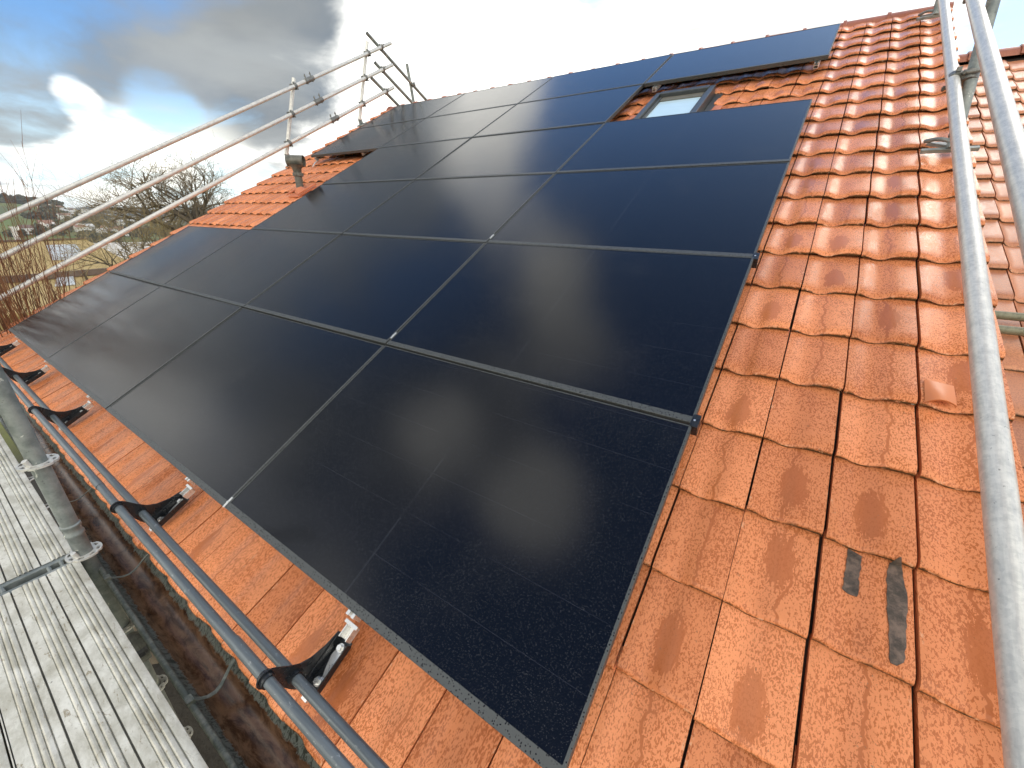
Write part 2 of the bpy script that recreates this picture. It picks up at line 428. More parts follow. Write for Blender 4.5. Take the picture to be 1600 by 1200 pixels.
M_blind = mat('blind_rail', lambda nb, b: nb.put(b.inputs['Base Color'], nb.mix(nb.noise(coord(nb), 20, 3, .6), (.10, .093, .075), (.17, .16, .13))), rough=.5)
def f_win(nb, b):
    P = coord(nb)
    nb.put(b.inputs['Base Color'], nb.mix(nb.noise(nb.vmath('MULTIPLY', P, (1, 14, 1)), 5, 3, .5), (.40, .56, .66), (.58, .74, .82)))  # reflected sky painted into the pane as pale blue
M_win = mat('skylight_glass', f_win, rough=.06)
M_under = mat('roof_underlay', lambda nb, b: nb.put(b.inputs['Base Color'], nb.mix(nb.noise(coord(nb), 30, 3, .6), (.020, .012, .008), (.035, .020, .013))), rough=.9)
M_render = mat('wall_render', lambda nb, b: (nb.put(b.inputs['Base Color'], nb.mix(nb.noise(coord(nb), 3, 6, .65), (.48, .44, .37), (.60, .56, .48))), nb.put(b.inputs['Normal'], nb.bump(nb.noise(coord(nb), 90, 4, .6), .3, .005))), rough=.9)
M_wood = mat('eave_board', lambda nb, b: nb.put(b.inputs['Base Color'], nb.mix(nb.noise(nb.vmath('MULTIPLY', coord(nb), (1, 12, 12)), 4, 5, .6), (.06, .04, .025), (.12, .08, .05))), rough=.8)
M_felt = mat('bitumen_felt', lambda nb, b: (nb.put(b.inputs['Base Color'], nb.mix(nb.step(nb.noise(coord(nb), 26, 6, .75), .35, .66), (.045, .034, .024), (.19, .130, .095))), nb.put(b.inputs['Normal'], nb.bump(nb.noise(coord(nb), 200, 4, .7), .5, .004))), rough=.7)
def f_bark(nb, b):
    P = coord(nb); nb.put(b.inputs['Base Color'], nb.mix(nb.noise(P, 9, 5, .7), (.055, .042, .028), (.17, .135, .09)))
M_bark = mat('bark', f_bark, rough=.9)
def f_twig(nb, b):
    P = coord(nb); nb.put(b.inputs['Base Color'], nb.mix(nb.noise(P, 2, 4, .7), (.11, .085, .055), (.30, .235, .14)))
M_twig = mat('twig_bark', f_twig, rough=.85)
def f_shoot(nb, b):
    nb.put(b.inputs['Base Color'], nb.mix(isl(nb), (.085, .030, .015), (.24, .105, .040)))
M_shoot = mat('red_shoot_bark', f_shoot, rough=.7)

# ------------------------------------------------------------------ terrain
def smooth(a, b, x):
    t = np.clip((x-a)/(b-a), 0, 1); return t*t*(3-2*t)
def hgt(x, y):
    x = np.asarray(x, float); y = np.asarray(y, float)
    r = np.hypot(x, y)+1e-6; az = np.degrees(np.arctan2(x, y))          # -90 = along -X
    h = -6.5 - 8.5*smooth(14, 55, r) - 27*smooth(75, 420, r)
    A = 54*smooth(17, 5.5, np.abs(az+89)) + 2
    A = np.where(r > 1500, A*smooth(2600, 1500, r), A*smooth(480, 1500, r)); h = h + A
    far = smooth(2300, 3800, r)*(1-0.5*smooth(4500, 8000, r))
    h = h + far*(56 + 7*np.sin(az*.9+1.0) + 5*np.sin(az*2.3) + 2.5*np.sin(az*6.1+.4))
    h = h + np.where(r > 60, 1.8*np.sin(x*.007+1.3)*np.cos(y*.009), 0)*smooth(60, 300, r)
    return h
def H(x, y): return float(hgt(x, y))
rs = np.concatenate([[0], np.geomspace(3, 9000, 110)]); na = 240
g = MB(); vv = []
for r in rs:
    an = np.linspace(0, 2*PI, na, endpoint=False)
    x = r*np.sin(an); y = r*np.cos(an); z = hgt(x, y)
    vv.extend(zip(x, y, z))
ff = []
for i in range(len(rs)-1):
    for j in range(na):
        q = (j+1) % na
        ff.append((i*na+j, (i+1)*na+j, (i+1)*na+q, i*na+q) if i else (j, na+j, na+q))
g.add(vv, ff)
def f_ground(nb, b):
    P = coord(nb); x, y, z = nb.sep(P)[:3]
    r = nb.vmath('LENGTH', nb.comb(x, y, 0.0))
    a = nb.noise(P, .012, 4, .6); f2 = nb.noise(P, .5, 6, .7)
    grass = nb.mix(nb.step(a, .40, .60), (.105, .150, .022), (.165, .165, .045))
    grass = nb.mix(nb.step(f2, .4, .75, 0, .5), grass, (.085, .075, .038))
    fld = nb.voro(P, .0065, 'Color'); fs = nb.sep(fld)[1]
    grass = nb.mix(nb.step(fs, .45, .75, 0, .7), grass, (.070, .085, .030))
    wood = nb.mix(nb.noise(P, .06, 6, .7), (.018, .026, .026), (.050, .058, .048))
    wf = nb.math('MULTIPLY', nb.step(nb.noise(P, .0035, 4, .6), .30, .38), nb.step(r, 1700, 2100))
    c = nb.mix(wf, grass, wood)
    c = nb.mix(nb.step(r, 17, 11), c, nb.mix(nb.noise(P, 3, 5, .7), (.014, .012, .009), (.04, .034, .025)))  # ground round the house painted near black, as shade below the decks
    nb.put(b.inputs['Base Color'], c)
    nb.put(b.inputs['Normal'], nb.bump(f2, .5, .4))
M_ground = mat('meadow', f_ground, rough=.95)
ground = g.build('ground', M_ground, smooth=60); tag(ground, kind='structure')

# a point on the ground seen along a photograph pixel (layout aid)
def hit(px, py, rmin=30, rmax=6000):
    d = raydir(px, py); t = rmin
    while t < rmax:
        p = CAM+d*t
        if p.z < H(p.x, p.y): return p
        t *= 1.01
    return CAM+d*rmax

# ------------------------------------------------------------------ our house: tiles, ridge, gutter, walls
U0, U1 = -.93, 7.89
TW, TU0 = .2215, 7.195
ROWV0, ROWP = -.355, .3255
NTOP = -.13
house = thing('house', 'house with an orange clay tile roof carrying the black solar panels', 'house', (3.5, 3.0, -6.5))
HL = Vector((3.5, 3.0, -6.5))
def prof_main(s):
    s = np.asarray(s)
    d = np.where((s > .04) & (s < .66), np.sin(PI*(np.clip(s, .04, .66)-.04)/.62)**2, 0.)
    return -.0240*d + .002*np.cos((s-.83)/.17*PI/2)*(s > .66)
def prof_flat(s):
    s = np.asarray(s)
    return -.027*(smooth(.03, .10, s)-smooth(.56, .68, s))
def tile(mb, u0, w, v0, L, prof, ns, ntop, drop, jit=1.25, thick=.0255, dip_back=.42, mi=0):
    S = np.linspace(0, 1, ns)
    z = prof(S)
    du, dv, dn = rng.normal(0, .0012)*jit, rng.normal(0, .0022)*jit, rng.normal(0, .0014)*jit
    rot = rng.normal(0, .006)*jit; tl = rng.normal(0, .006)*jit
    g_ = .0030
    us = u0+g_+S*(w-2*g_)+du
    rows = [(-.003, -thick, 0.0), (-.004, -.0165, .05), (.001, -.0090, .075), (.011, -.0032, .10), (.027, 0, .14), (.07, None, .26), (.17, None, .54), (L, None, 1.0)]
    V = []; UV = []
    for (vo, no, t) in rows:
        tt = max(vo, 0)/L
        k = 1-(1-dip_back)*min(1, tt*1.8)
        if t == 0: k = dip_back
        base = ntop - drop*(vo/ROWP)
        nn = base + z*k + (no if no is not None else 0) + dn + tl*(S-.5)*w
        # scalloped nose: the face leans out where the pan is deepest
        vs = v0+vo+dv+rot*(S-.5)*w*1.0
        for i in range(ns):
            V.append((us[i], vs[i], nn[i])); UV.append((S[i], t))
    nr = len(rows); F = []
    for r in range(nr-1):
        for i in range(ns-1):
            F.append((r*ns+i, r*ns+i+1, (r+1)*ns+i+1, (r+1)*ns+i))
    # sides
    b0 = len(V)
    for side in (0, ns-1):
        o = len(V)
        for r in range(1, nr):
            p = V[r*ns+side]; V.append((p[0], p[1], p[2]-thick)); UV.append((side/(ns-1), .9))
        for r in range(1, nr-1):
            a, b_, c, d = r*ns+side, (r+1)*ns+side, o+r, o+r-1
            F.append((a, b_, c, d) if side == 0 else (b_, a, d, c))
    mb.add([W(*p)-HLc for p in V], F, UV, mi=mi)
tm = MB(); HLc = HL
SKY_U0, SKY_U1, SKY_V0, SKY_V1 = 5.36, 6.10, 4.38, 5.53
k0 = int(math.floor((U0-TU0)/TW)); row = 0
while ROWV0+row*ROWP < 7.35:
    v0 = ROWV0+row*ROWP
    if row == 1: v0 = .012
    for k in range(k0, 3):
        u = TU0+k*TW; w = TW
        if k == k0: w = u+TW-U0; u = U0
        if k == 2: w = TW+.028
        vis = (u > 6.6) or row < 2 or (u < 2.6) or v0 > 4.2
        cutu = None
        if v0+ROWP > SKY_V0+.1 and v0 < SKY_V1-.05:
            if u >= SKY_U0-.02 and u+w <= SKY_U1+.03: continue
            if u < SKY_U0 < u+w:
                w = SKY_U0-u-.005
            elif u < SKY_U1 < u+w:
                w = u+w-SKY_U1; u = SKY_U1
            if w < .03: continue
        gx = .005 if k == 2 else (.002 if k == 1 else 0)
        tile(tm, u+gx, w-gx, v0, .40 if row == 0 else .352, prof_main, 17 if vis else 7, NTOP, .033)
    row += 1
roof = tm.build('roof', M_tile, house, smooth=42)
# underlay sheets of both slopes, slabs with thickness
rv = 7.50
def slab(mb, pts, th):
    mb.poly([Vector(p)-HL for p in pts], (0, 0, -th))
ul = MB()
slab(ul, [W(U0+.03, -.30, -.185), W(U1-.03, -.30, -.185), W(U1-.03, rv, -.185), W(U0+.03, rv, -.185)], .10)
o = ul.build('roof_underlay', M_under, roof)
RID = W(0, rv, -.15); RY_, RZ_ = RID.y, RID.z
# back slope: tiles again, plainer
bt = MB()
for r_ in range(23):
    for k in range(k0, 3):
        u = TU0+k*TW; w = TW
        if k == k0: w = u+TW-U0; u = U0
        S = np.linspace(0, 1, 5); z = prof_main(S); V = []; UV = []
        for (vo, no, t) in ((0, -.02, 0), (.003, 0, .02), (.352, 0, 1)):
            for i in range(5):
                vv_ = 7.4-(r_*ROWP)-ROWP+vo; n_ = NTOP-.02*vo/ROWP+no+z[i]
                p = W(u+.003+S[i]*(w-.006), vv_, n_); V.append(Vector((p.x, 2*RY_-p.y, p.z))-HL); UV.append((S[i], t))
        bt.add(V, [(a*5+i+1, a*5+i, (a+1)*5+i, (a+1)*5+i+1) for a in range(2) for i in range(4)], UV)
bt.build('roof', M_tile, house, smooth=42)
bu = MB()
mir = lambda p: Vector((p.x, 2*RY_-p.y, p.z))
slab(bu, [mir(W(U1-.03, -.30, -.185)), mir(W(U0+.03, -.30, -.185)), mir(W(U0+.03, rv, -.185)), mir(W(U1-.03, rv, -.185))], .10)
bu.build('roof_underlay', M_under, house)
# ridge caps
rc = MB()
x = U0; i = 0
while x < U1-.05:
    L = .395; x1 = min(x+L+.04, U1+.01); dz_ = rng.normal(0, .003)
    lift0, lift1 = .014, 0.0
    V = []; F = []
    prof = [(-.155, -.095), (-.135, -.045), (-.085, .005), (-.035, .022), (.035, .022), (.085, .005), (.135, -.045), (.155, -.095)]
    for xx, sc_, lf in ((x, 1.06, .012), (x+.03, 1.06, .012), (x+.036, 1.0, 0), (x1, .97, -.004)):
        for (py, pz) in prof:
            V.append(Vector((xx, RY_+py*sc_, RZ_-.022+pz*sc_*.9+lf+dz_))-HL)
    n = len(prof)
    for a in range(3):
        for j in range(n-1): F.append((a*n+j, (a+1)*n+j, (a+1)*n+j+1, a*n+j+1))
    F.append(tuple(range(n))); F.append(tuple(3*n+j for j in range(n))[::-1])
    rc.add(V, F); x += L; i += 1
rc.build('ridge_cap', M_ridge, roof, smooth=50)
# walls: box plus gables
wl = MB()
EAVE_Y = .30
wx0, wx1, wy0, wy1 = U0+.35, U1-.16, EAVE_Y, 2*RY_-EAVE_Y
zt = -.43 + (EAVE_Y+.02)*math.tan(PITCH)
for xw in (wx0, wx1-.3):
    pts = [(xw, wy0, -6.6), (xw, wy1, -6.6), (xw, wy1, zt-.02), (xw, RY_, RZ_-.20), (xw, wy0, zt-.02)]
    wl.poly([Vector(p)-HL for p in pts], (.3, 0, 0))
wl.box(Vector((wx0+.3, wy0, -6.6))-HL, Vector((wx1-.3, wy0+.3, zt-.03))-HL)
wl.box(Vector((wx0+.3, wy1-.3, -6.6))-HL, Vector((wx1-.3, wy1, zt-.03))-HL)
wl.build('wall', M_render, house)
# verge boards and fascia
vb = MB()
for uu in (U0+.03, U1-.055):
    vb.poly([W(uu, -.28, -.165)-HL, W(uu, rv, -.165)-HL, W(uu, rv, -.33)-HL, W(uu, -.28, -.33)-HL], (.025, 0, 0))
vb.box(Vector((U0+.06, -.215, -.50))-HL, Vector((U1-.06, -.19, -.33))-HL)
vb.build('fascia', M_wood, house)
# gutter, half round with a rolled rim
gy0, gz0, gr = -.305, -.362, .082
gm = MB(); NA = 18; V = []; F = []
prof = []
for j in range(NA+1):
    an = PI + PI*j/NA; prof.append((gy0+gr*math.cos(an), gz0+gr*math.sin(an)))
prof_o = [(y+(y-gy0)*.05, z-(.004 if z < gz0-.01 else 0)) for y, z in prof][::-1]
bead = [(prof[0][0]-.008+.010*math.cos(a), prof[0][1]+.010*math.sin(a)) for a in np.linspace(-PI*.5, PI*1.0, 9)[::-1]]
xs = np.linspace(U0-.05, U1+.05, 60)
GL = Vector((3.5, gy0, gz0))
loop = prof + prof_o
nL = len(loop)
for xx in xs:
    for (y, z) in loop: V.append(Vector((xx, y, z))-GL)
for a in range(len(xs)-1):
    for j in range(nL):
        q = (j+1) % nL; F.append((a*nL+j, a*nL+q, (a+1)*nL+q, (a+1)*nL+j))
gm.add(V, F)
gut = gm.build('gutter', M_gut, house, smooth=40); gut.location = GL-HL
rim = MB(); rim.path([Vector((xx, gy0-gr-.006, gz0+.002))-GL for xx in xs], .0105, 10)
M_rim = mat('gutter_rim_zinc', lambda nb, b: nb.put(b.inputs['Base Color'], nb.mix(nb.step(nb.noise(coord(nb), 28, 6, .75), .42, .62), (.10, .115, .095), (.22, .225, .185))), rough=.55)
rim.build('rim', M_rim, gut, smooth=40)
for xx in (1.1, 1.9, 2.9, 3.85, 4.80, 5.72, 6.65, 7.5):
    bk = MB(); pts = []
    for t in np.linspace(0, 1, 9):
        pts.append(Vector((xx+.030*math.sin(t*5), gy0-gr-.004+t*(2*gr+.01), gz0+.016-.020*math.sin(PI*t)))-GL)
    for a, b_ in zip(pts[:-1], pts[1:]):
        tw = Vector((.011, 0, .004))
        bk.poly([a-tw, a+tw, b_+tw, b_-tw], (0, 0, .003))
    bk.box(pts[0]-Vector((.016, .012, .010)), pts[0]+Vector((.016, .010, .010)))
    bk.build('bracket', M_rim, gut)
# skylight
def roofloc(u, v, n): return W(u, v, n)-HL
def rbox(mb, lo, hi, off=None):
    off = HL if off is None else off
    x0, y0, z0 = lo; x1, y1, z1 = hi
    v = [(x0,y0,z0),(x1,y0,z0),(x1,y1,z0),(x0,y1,z0),(x0,y0,z1),(x1,y0,z1),(x1,y1,z1),(x0,y1,z1)]
    mb.add([W(*p)-off for p in v], [(0,3,2,1),(4,5,6,7),(0,1,5,4),(1,2,6,5),(2,3,7,6),(3,0,4,7)])
sk = MB()
su0, su1, sv0, sv1 = 5.43, 6.04, 4.42, 5.50
for lo, hi in (((su0, sv0, -.22), (su0+.055, sv1, -.062)), ((su1-.055, sv0, -.22), (su1, sv1, -.062)),
               ((su0+.057, sv1-.075, -.22), (su1-.057, sv1+.004, -.055)), ((su0+.057, sv0, -.22), (su1-.057, sv0+.07, -.064))):
    rbox(sk, lo, hi)
skylight = sk.build('skylight', M_anth, house, bevel=.006)
for lo, hi in (((su0+.057, sv0+.072, -.2), (su0+.085, sv1-.077, -.088)), ((su1-.085, sv0+.072, -.2), (su1-.057, sv1-.077, -.088))):
    s2 = MB(); rbox(s2, lo, hi); s2.build('sash', M_lead, skylight, bevel=.003)
s3 = MB(); rbox(s3, (su0+.087, sv1-.170, -.2), (su1-.087, sv1-.077, -.094)); s3.build('blind_rail', M_blind, skylight, bevel=.004)
s4 = MB(); rbox(s4, (su0+.087, sv0+.072, -.2), (su1-.087, sv1-.172, -.108)); s4.build('pane', M_win, skylight)
s5 = MB()
rbox(s5, (su0-.075, sv0-.1, -.21), (su0-.002, sv1+.05, -.155)); rbox(s5, (su1+.002, sv0-.1, -.21), (su1+.075, sv1+.05, -.15)); rbox(s5, (su0, sv1+.006, -.21), (su1, sv1+.06, -.14))
s5.build('flashing', M_lead, skylight, bevel=.004)
# cut tiles left and right of the skylight, their broken edges bare red
for (u, v, w, a) in ((5.27, 4.86, .085, .10), (5.27, 4.54, .085, .05), (6.12, 4.86, .09, -.03), (6.13, 4.55, .07, .02)):
    V = [W(u, v-.01, -.125)-HL, W(u+w, v-.02+a*.2, -.105+a*.1)-HL, W(u+w+a*.3, v+.24, -.14)-HL, W(u, v+.28, -.142)-HL]
    ct = MB(); ct.poly(V, W(0, 0, -.016)); ct.build('cut_tile', M_cut, roof, bevel=.006)
lc = MB(); cu, cv = 7.648, 1.605; V = []; F = []
for i, a in enumerate(np.linspace(0, 1, 9)):
    hgt_ = .028*math.sin(PI*a)**.8*(1-.35*a); uu = cu+.005+a*.085
    for (dv, k) in ((-.012+.01*a, 1.0), (.02, .95), (.06, .55), (.11, 0.0)):
        V.append(W(uu, cv+dv, -.127+hgt_*k-.012*a*(1-k))-HL)
for i in range(8):
    for j in range(3): F.append((i*4+j, (i+1)*4+j, (i+1)*4+j+1, i*4+j+1))
V2 = [p-W(0, 0, .007) for p in V]
lc.add(V+V2, F+[tuple(36+q for q in f[::-1]) for f in F]+[(i*4, 36+i*4, 36+(i+1)*4, (i+1)*4) for i in range(8)], [(.8, .5)]*72)
lc.build('lifted_tile_corner', M_tile, roof, smooth=40)
# vent pipe with cowl
vp = W(1.0, 3.487, -.13)
VL = vp-HL
pm = MB(); pm.path([(0, 0, -.12), (0, 0, .27)], .050, 20)
vent = pm.build('vent_pipe', M_vent, house, smooth=40); vent.location = VL
cm = MB(); cm.path([(0, 0, .20), (0, 0, .205), (0, 0, .245), (0, 0, .25)], [.058, .066, .066, .058], 20)
for a in range(4):
    cm.box((-.010+.06*math.cos(a*PI/2+.6), -.010+.06*math.sin(a*PI/2+.6), .205), (.012+.06*math.cos(a*PI/2+.6), .012+.06*math.sin(a*PI/2+.6), .24))
cm.build('collar', M_vent, vent, smooth=40)
cw = MB(); cw.path([(0, 0, .25), (0, 0, .30), (0, 0, .345)], [.052, .062, .098], 22)
dirv = Vector((.74, .60, .0)).normalized()
cen = Vector((0, 0, .395))
cw.pipe(cen-dirv*.112, cen+dirv*.112, .072, .008, 26)
cw.build('cowl', M_vent, vent, smooth=45)
vf = MB()
for (u, v, du, dv, h) in ((.93, 3.36, .24, .30, -.105),):
    h -= .012; V = [W(u-.03, v-.03, h)-W(1.0, 3.487, -.13), W(u+du, v-.03, h)-W(1.0, 3.487, -.13), W(u+du, v+dv, h-.008)-W(1.0, 3.487, -.13), W(u-.03, v+dv, h-.008)-W(1.0, 3.487, -.13)]
    vf.poly(V, W(0, 0, -.02))
vf.path([W(1.0, 3.487, -.12)-vp, W(1.0, 3.487, -.06)-vp], [.085, .054], 20)
for du_ in (-.05, .215): vf.poly([W(.96+du_-.03, 3.33, -.10)-vp, W(.96+du_+.012, 3.33, -.10)-vp, W(.96+du_+.012, 3.66, -.105)-vp, W(.96+du_-.03, 3.66, -.105)-vp], W(0, 0, .018))
vf.build('base_tile', M_cut, vent, bevel=.006)

# ------------------------------------------------------------------ neighbouring house, lower roof
NN = -.65
nh = thing('house', 'neighbouring terraced house with a lower brownish red tile roof behind the galvanised rails', 'house', (11, 3, -6.5))
HL2 = Vector((11, 3, -6.5)); HLc = HL2
nt = MB(); NW, NP = .272, .30
r_ = 0
NV0 = 5.16-17*NP
while NV0+r_*NP < 7.25:
    for k in range(-2, 18):
        u = 8.215+k*NW; w = NW
        if u+w < 7.80: continue
        if u < 7.80: w = u+w-7.80; u = 7.80
        tile(nt, u, w, NV0+r_*NP, .33, prof_flat, 13 if k < 6 else 7, NN, .030, jit=1.2, thick=.027, dip_back=.75)
    r_ += 1
nroof = nt.build('roof', M_tile2, nh, smooth=35)
nu = MB(); slab_pts = [W(7.80, NV0+.05, NN-.055), W(12.9, NV0+.05, NN-.055), W(12.9, 7.5, NN-.055), W(7.80, 7.5, NN-.055)]
nu.poly([p-HL2 for p in slab_pts], (0, 0, -.1))
nu.build('roof_underlay', M_under, nroof)
NR = W(0, 7.5, NN-.02)
nb2 = MB(); nb2.poly([Vector((7.80, NR.y, NR.z-.03))-HL2, Vector((12.9, NR.y, NR.z-.03))-HL2, Vector((12.9, 2*NR.y, NR.z-.03-NR.y*math.tan(PITCH)))-HL2, Vector((7.80, 2*NR.y, NR.z-.03-NR.y*math.tan(PITCH)))-HL2], (0, 0, -.1))
nb2.build('roof', M_ridge, nh)
rc = MB(); x = 7.80+.13
while x < 12.8:
    V = []; F = []
    for xx, s_, lf in ((x-.13, 1.06, .012), (x-.10, 1.06, .012), (x-.094, 1.0, 0), (x+.29, .97, -.004)):
        for (py, pz) in [(-.155, -.095), (-.135, -.045), (-.085, .005), (-.035, .022), (.035, .022), (.085, .005), (.135, -.045), (.155, -.095)]:
            V.append(Vector((xx, NR.y+py*s_, NR.z+.015+pz*s_*.9+lf))-HL2)
    for a in range(3):
        for j in range(7): F.append((a*8+j, (a+1)*8+j, (a+1)*8+j+1, a*8+j+1))
    F.append(tuple(range(8))); F.append(tuple(24+j for j in range(8))[::-1])
    rc.add(V, F); x += .395
rc.build('ridge_cap', M_ridge, nroof, smooth=50)
nwm = MB(); zt2 = W(0, 0, NN-.2).z
nwm.box(Vector((7.74, .55, -6.6))-HL2, Vector((12.7, 12.6, zt2-.10))-HL2)
nwm.poly([Vector(p)-HL2 for p in ((12.4, .55, zt2-.10), (12.4, 12.6, zt2-.10), (12.4, NR.y, NR.z-.2))], (.29, 0, 0))
nwm.build('wall', M_render, nh)

# ------------------------------------------------------------------ solar panels
PW, PH = 1.742, 1.13347
GU, GV = .012, .012
LW, LH, TH, LIP = PW-GU, PH-GV, .034, .010
def frame_mesh():
    mb = MB()
    def ring(x0, y0, x1, y1, z): return [(x0, y0, z), (x1, y0, z), (x1, y1, z), (x0, y1, z)]
    LB = .029; LT = .006
    e = .0012
    R = [ring(0, 0, LW, LH, -TH), ring(0, 0, LW, LH, -e), ring(e, e, LW-e, LH-e, 0), ring(LIP, LB, LW-LIP, LH-LT, 0), ring(LIP, LB, LW-LIP, LH-LT, -.004)]
    R.append(ring(.0, .0, LW, LH, -TH)); 
    V = [p for r in R[:5] for p in r]; F = []
    for a in range(4):
        for j in range(4):
            q = (j+1) % 4; F.append((a*4+j, a*4+q, (a+1)*4+q, (a+1)*4+j))
    mb.add(V, F)
    return mb
def glass_mesh():
    mb = MB(); V = []; UV = []
    a = LIP-.001
    for z in (-.0018, -.006):
        for (x, y) in ((a, .028), (LW-a, .028), (LW-a, LH-.005), (a, LH-.005)): V.append((x, y, z)); UV.append((x, y))
    mb.add(V, [(0, 1, 2, 3), (7, 6, 5, 4), (0, 4, 5, 1), (1, 5, 6, 2), (2, 6, 7, 3), (3, 7, 4, 0)], UV)
    return mb
proto = roof_thing('solar_panel', '', 'solar panel', group='black solar panels on the orange roof')
frame_mesh().build('frame', M_frame, proto)
glass_mesh().build('cell_glass', M_glass, proto)
bk = MB(); bk.box((.012, .012, -TH+.002), (LW-.012, LH-.012, -TH+.005)); bk.build('backsheet', M_black, proto)
rows_desc = ['bottom row by the snow pipes', 'second row up', 'third row up', 'fourth row, just below the skylight', 'fifth row, level with the skylight', 'top row under the ridge']
layout = {0: (0, 1, 2, 3), 1: (0, 1, 2, 3), 2: (1, 2, 3), 3: (1, 2, 3), 4: (0, 1, 2), 5: (0, 1, 2, 3)}
ordw = {4: ['leftmost', 'second from the left', 'second from the right', 'rightmost'], 3: ['leftmost', 'middle one', 'rightmost']}
first = True
for r_, cols in layout.items():
    for i, c in enumerate(cols):
        o = proto if first else copy_tree(proto)
        first = False
        o.location = W(c*PW+GU/2, r_*PH+GV/2, rng.normal(0, .0008))
        o.rotation_euler = (PITCH+R_(rng.normal(0, .10)), R_(rng.normal(0, .07)), R_(rng.normal(0, .02)))
        o['label'] = 'black solar panel, %s in the %s' % (ordw[len(cols)][i], rows_desc[r_])
# clamps: small, bright, between the panels
def clampthing(u, v, label, end=False):
    t = roof_thing('panel_clamp', label, 'clamp', u, v, 0, 'clamps holding the solar panels')
    b = MB(); b.box((-.0055 if not end else -.012, -.026, .0005), (.0055 if not end else .012, .026, .003)); b.box((-.004, -.026, -.05), (.004, .026, .0005)) if not end else b.box((-.004, -.03, -.05), (.018, .03, .0045))
    b.build('clamp_plate', M_black if end else M_alu, t, bevel=.0015)
    s = MB(); s.path([(0, 0, .003), (0, 0, .006)], .0045, 6); s.build('bolt', M_alu, t)
clampthing(3*PW, .030, 'bright clamp at the bottom of the gap beside the lower right panel')
clampthing(3*PW, PH+.08, 'bright clamp just above the joint of the two lower right panel rows')
clampthing(3*PW, 2*PH+.08, 'bright clamp above the joint of the second and third panel rows')
clampthing(4*PW-.004, PH+.018, 'black end clamp on the right edge between the two lowest panel rows', True)
clampthing(4*PW-.004, 2*PH+.01, 'black end clamp on the right edge between second and third panel row', True)
# mounting rails under the panels
def rail(u, v0, v1, label):
    t = roof_thing('mounting_rail', label, 'mounting rail', u, v0, -.082, 'aluminium mounting rails under the panels')
    L = v1-v0; b = MB()
    for lo, hi in (((-.02, 0, 0), (-.016, L, .045)), ((.016, 0, 0), (.02, L, .045)), ((-.016, 0, 0), (.016, L, .004)), ((-.016, 0, .022), (.016, L, .026)), ((-.016, 0, .041), (-.006, L, .045)), ((.006, 0, .041), (.016, L, .045))):
        b.box(lo, hi)
    b.build('rail_profile', M_alu, t)
BRK = [.28, 1.64, 2.99, 4.78, 6.14]
names = ['far left', 'second from the left', 'middle', 'second from the right', 'nearest']
for u, nm in zip(BRK, names): rail(u, -.012, 2.2 if u < 1.7 else 4.4, 'aluminium rail end under the bottom panel row at the %s snow bracket' % nm)
rail(5.36, 5.62, 6.75, 'aluminium rail end under the top right panel, left one above the skylight')
rail(6.88, 5.62, 6.75, 'aluminium rail end under the right corner of the top right panel')
rail(1.30, 4.56, 6.75, 'aluminium rail end under the upper left panel, next to the stepped edge')
rail(.12, 4.52, 6.75, 'aluminium rail end under the outer left corner of the upper panels')
t = roof_thing('roof_hook', 'pale bent roof hook under the corner of the upper left panel', 'roof hook', .10, 4.47, -.11)
b = MB(); b.poly([(0, .10, .02), (0, .02, .022), (0, -.07, -.012), (0, -.07, -.018), (0, .02, .014), (0, .10, .012)], (.032, 0, 0)); b.build('hook_plate', M_alu, t, bevel=.002)

# ------------------------------------------------------------------ snow guard
sg = roof_thing('snow_guard', 'snow guard of two blue-grey pipes in black brackets along the eave', 'snow guard', 3.5, -.25, 0)
SV, SN = -.25, .08; IV, IN = -.226, -.02
PO = lambda u, v, n: Vector((u-3.5, v+.25, n))
pb = MB(); pb.path([PO(u, SV+.0012*math.sin(u*2), SN+.0015*math.sin(u*1.3)) for u in np.linspace(-.8, 7.0, 40)], .0165, 18); pb.build('pipe', M_spipe, sg, smooth=40)
pb = MB(); pb.path([PO(u, IV, IN+.0015*math.sin(u*1.7+1)) for u in np.linspace(-.8, 7.0, 40)], .0165, 18); pb.build('pipe', M_spipe, sg, smooth=40)
for ua, ub in ((5.90, 6.10), (4.36, 4.48)):
    jb = MB(); jb.tube(PO(ua, SV, SN), PO(ub, SV, SN), .0182, 18); jb.build('sleeve', M_spipe, sg, smooth=40)
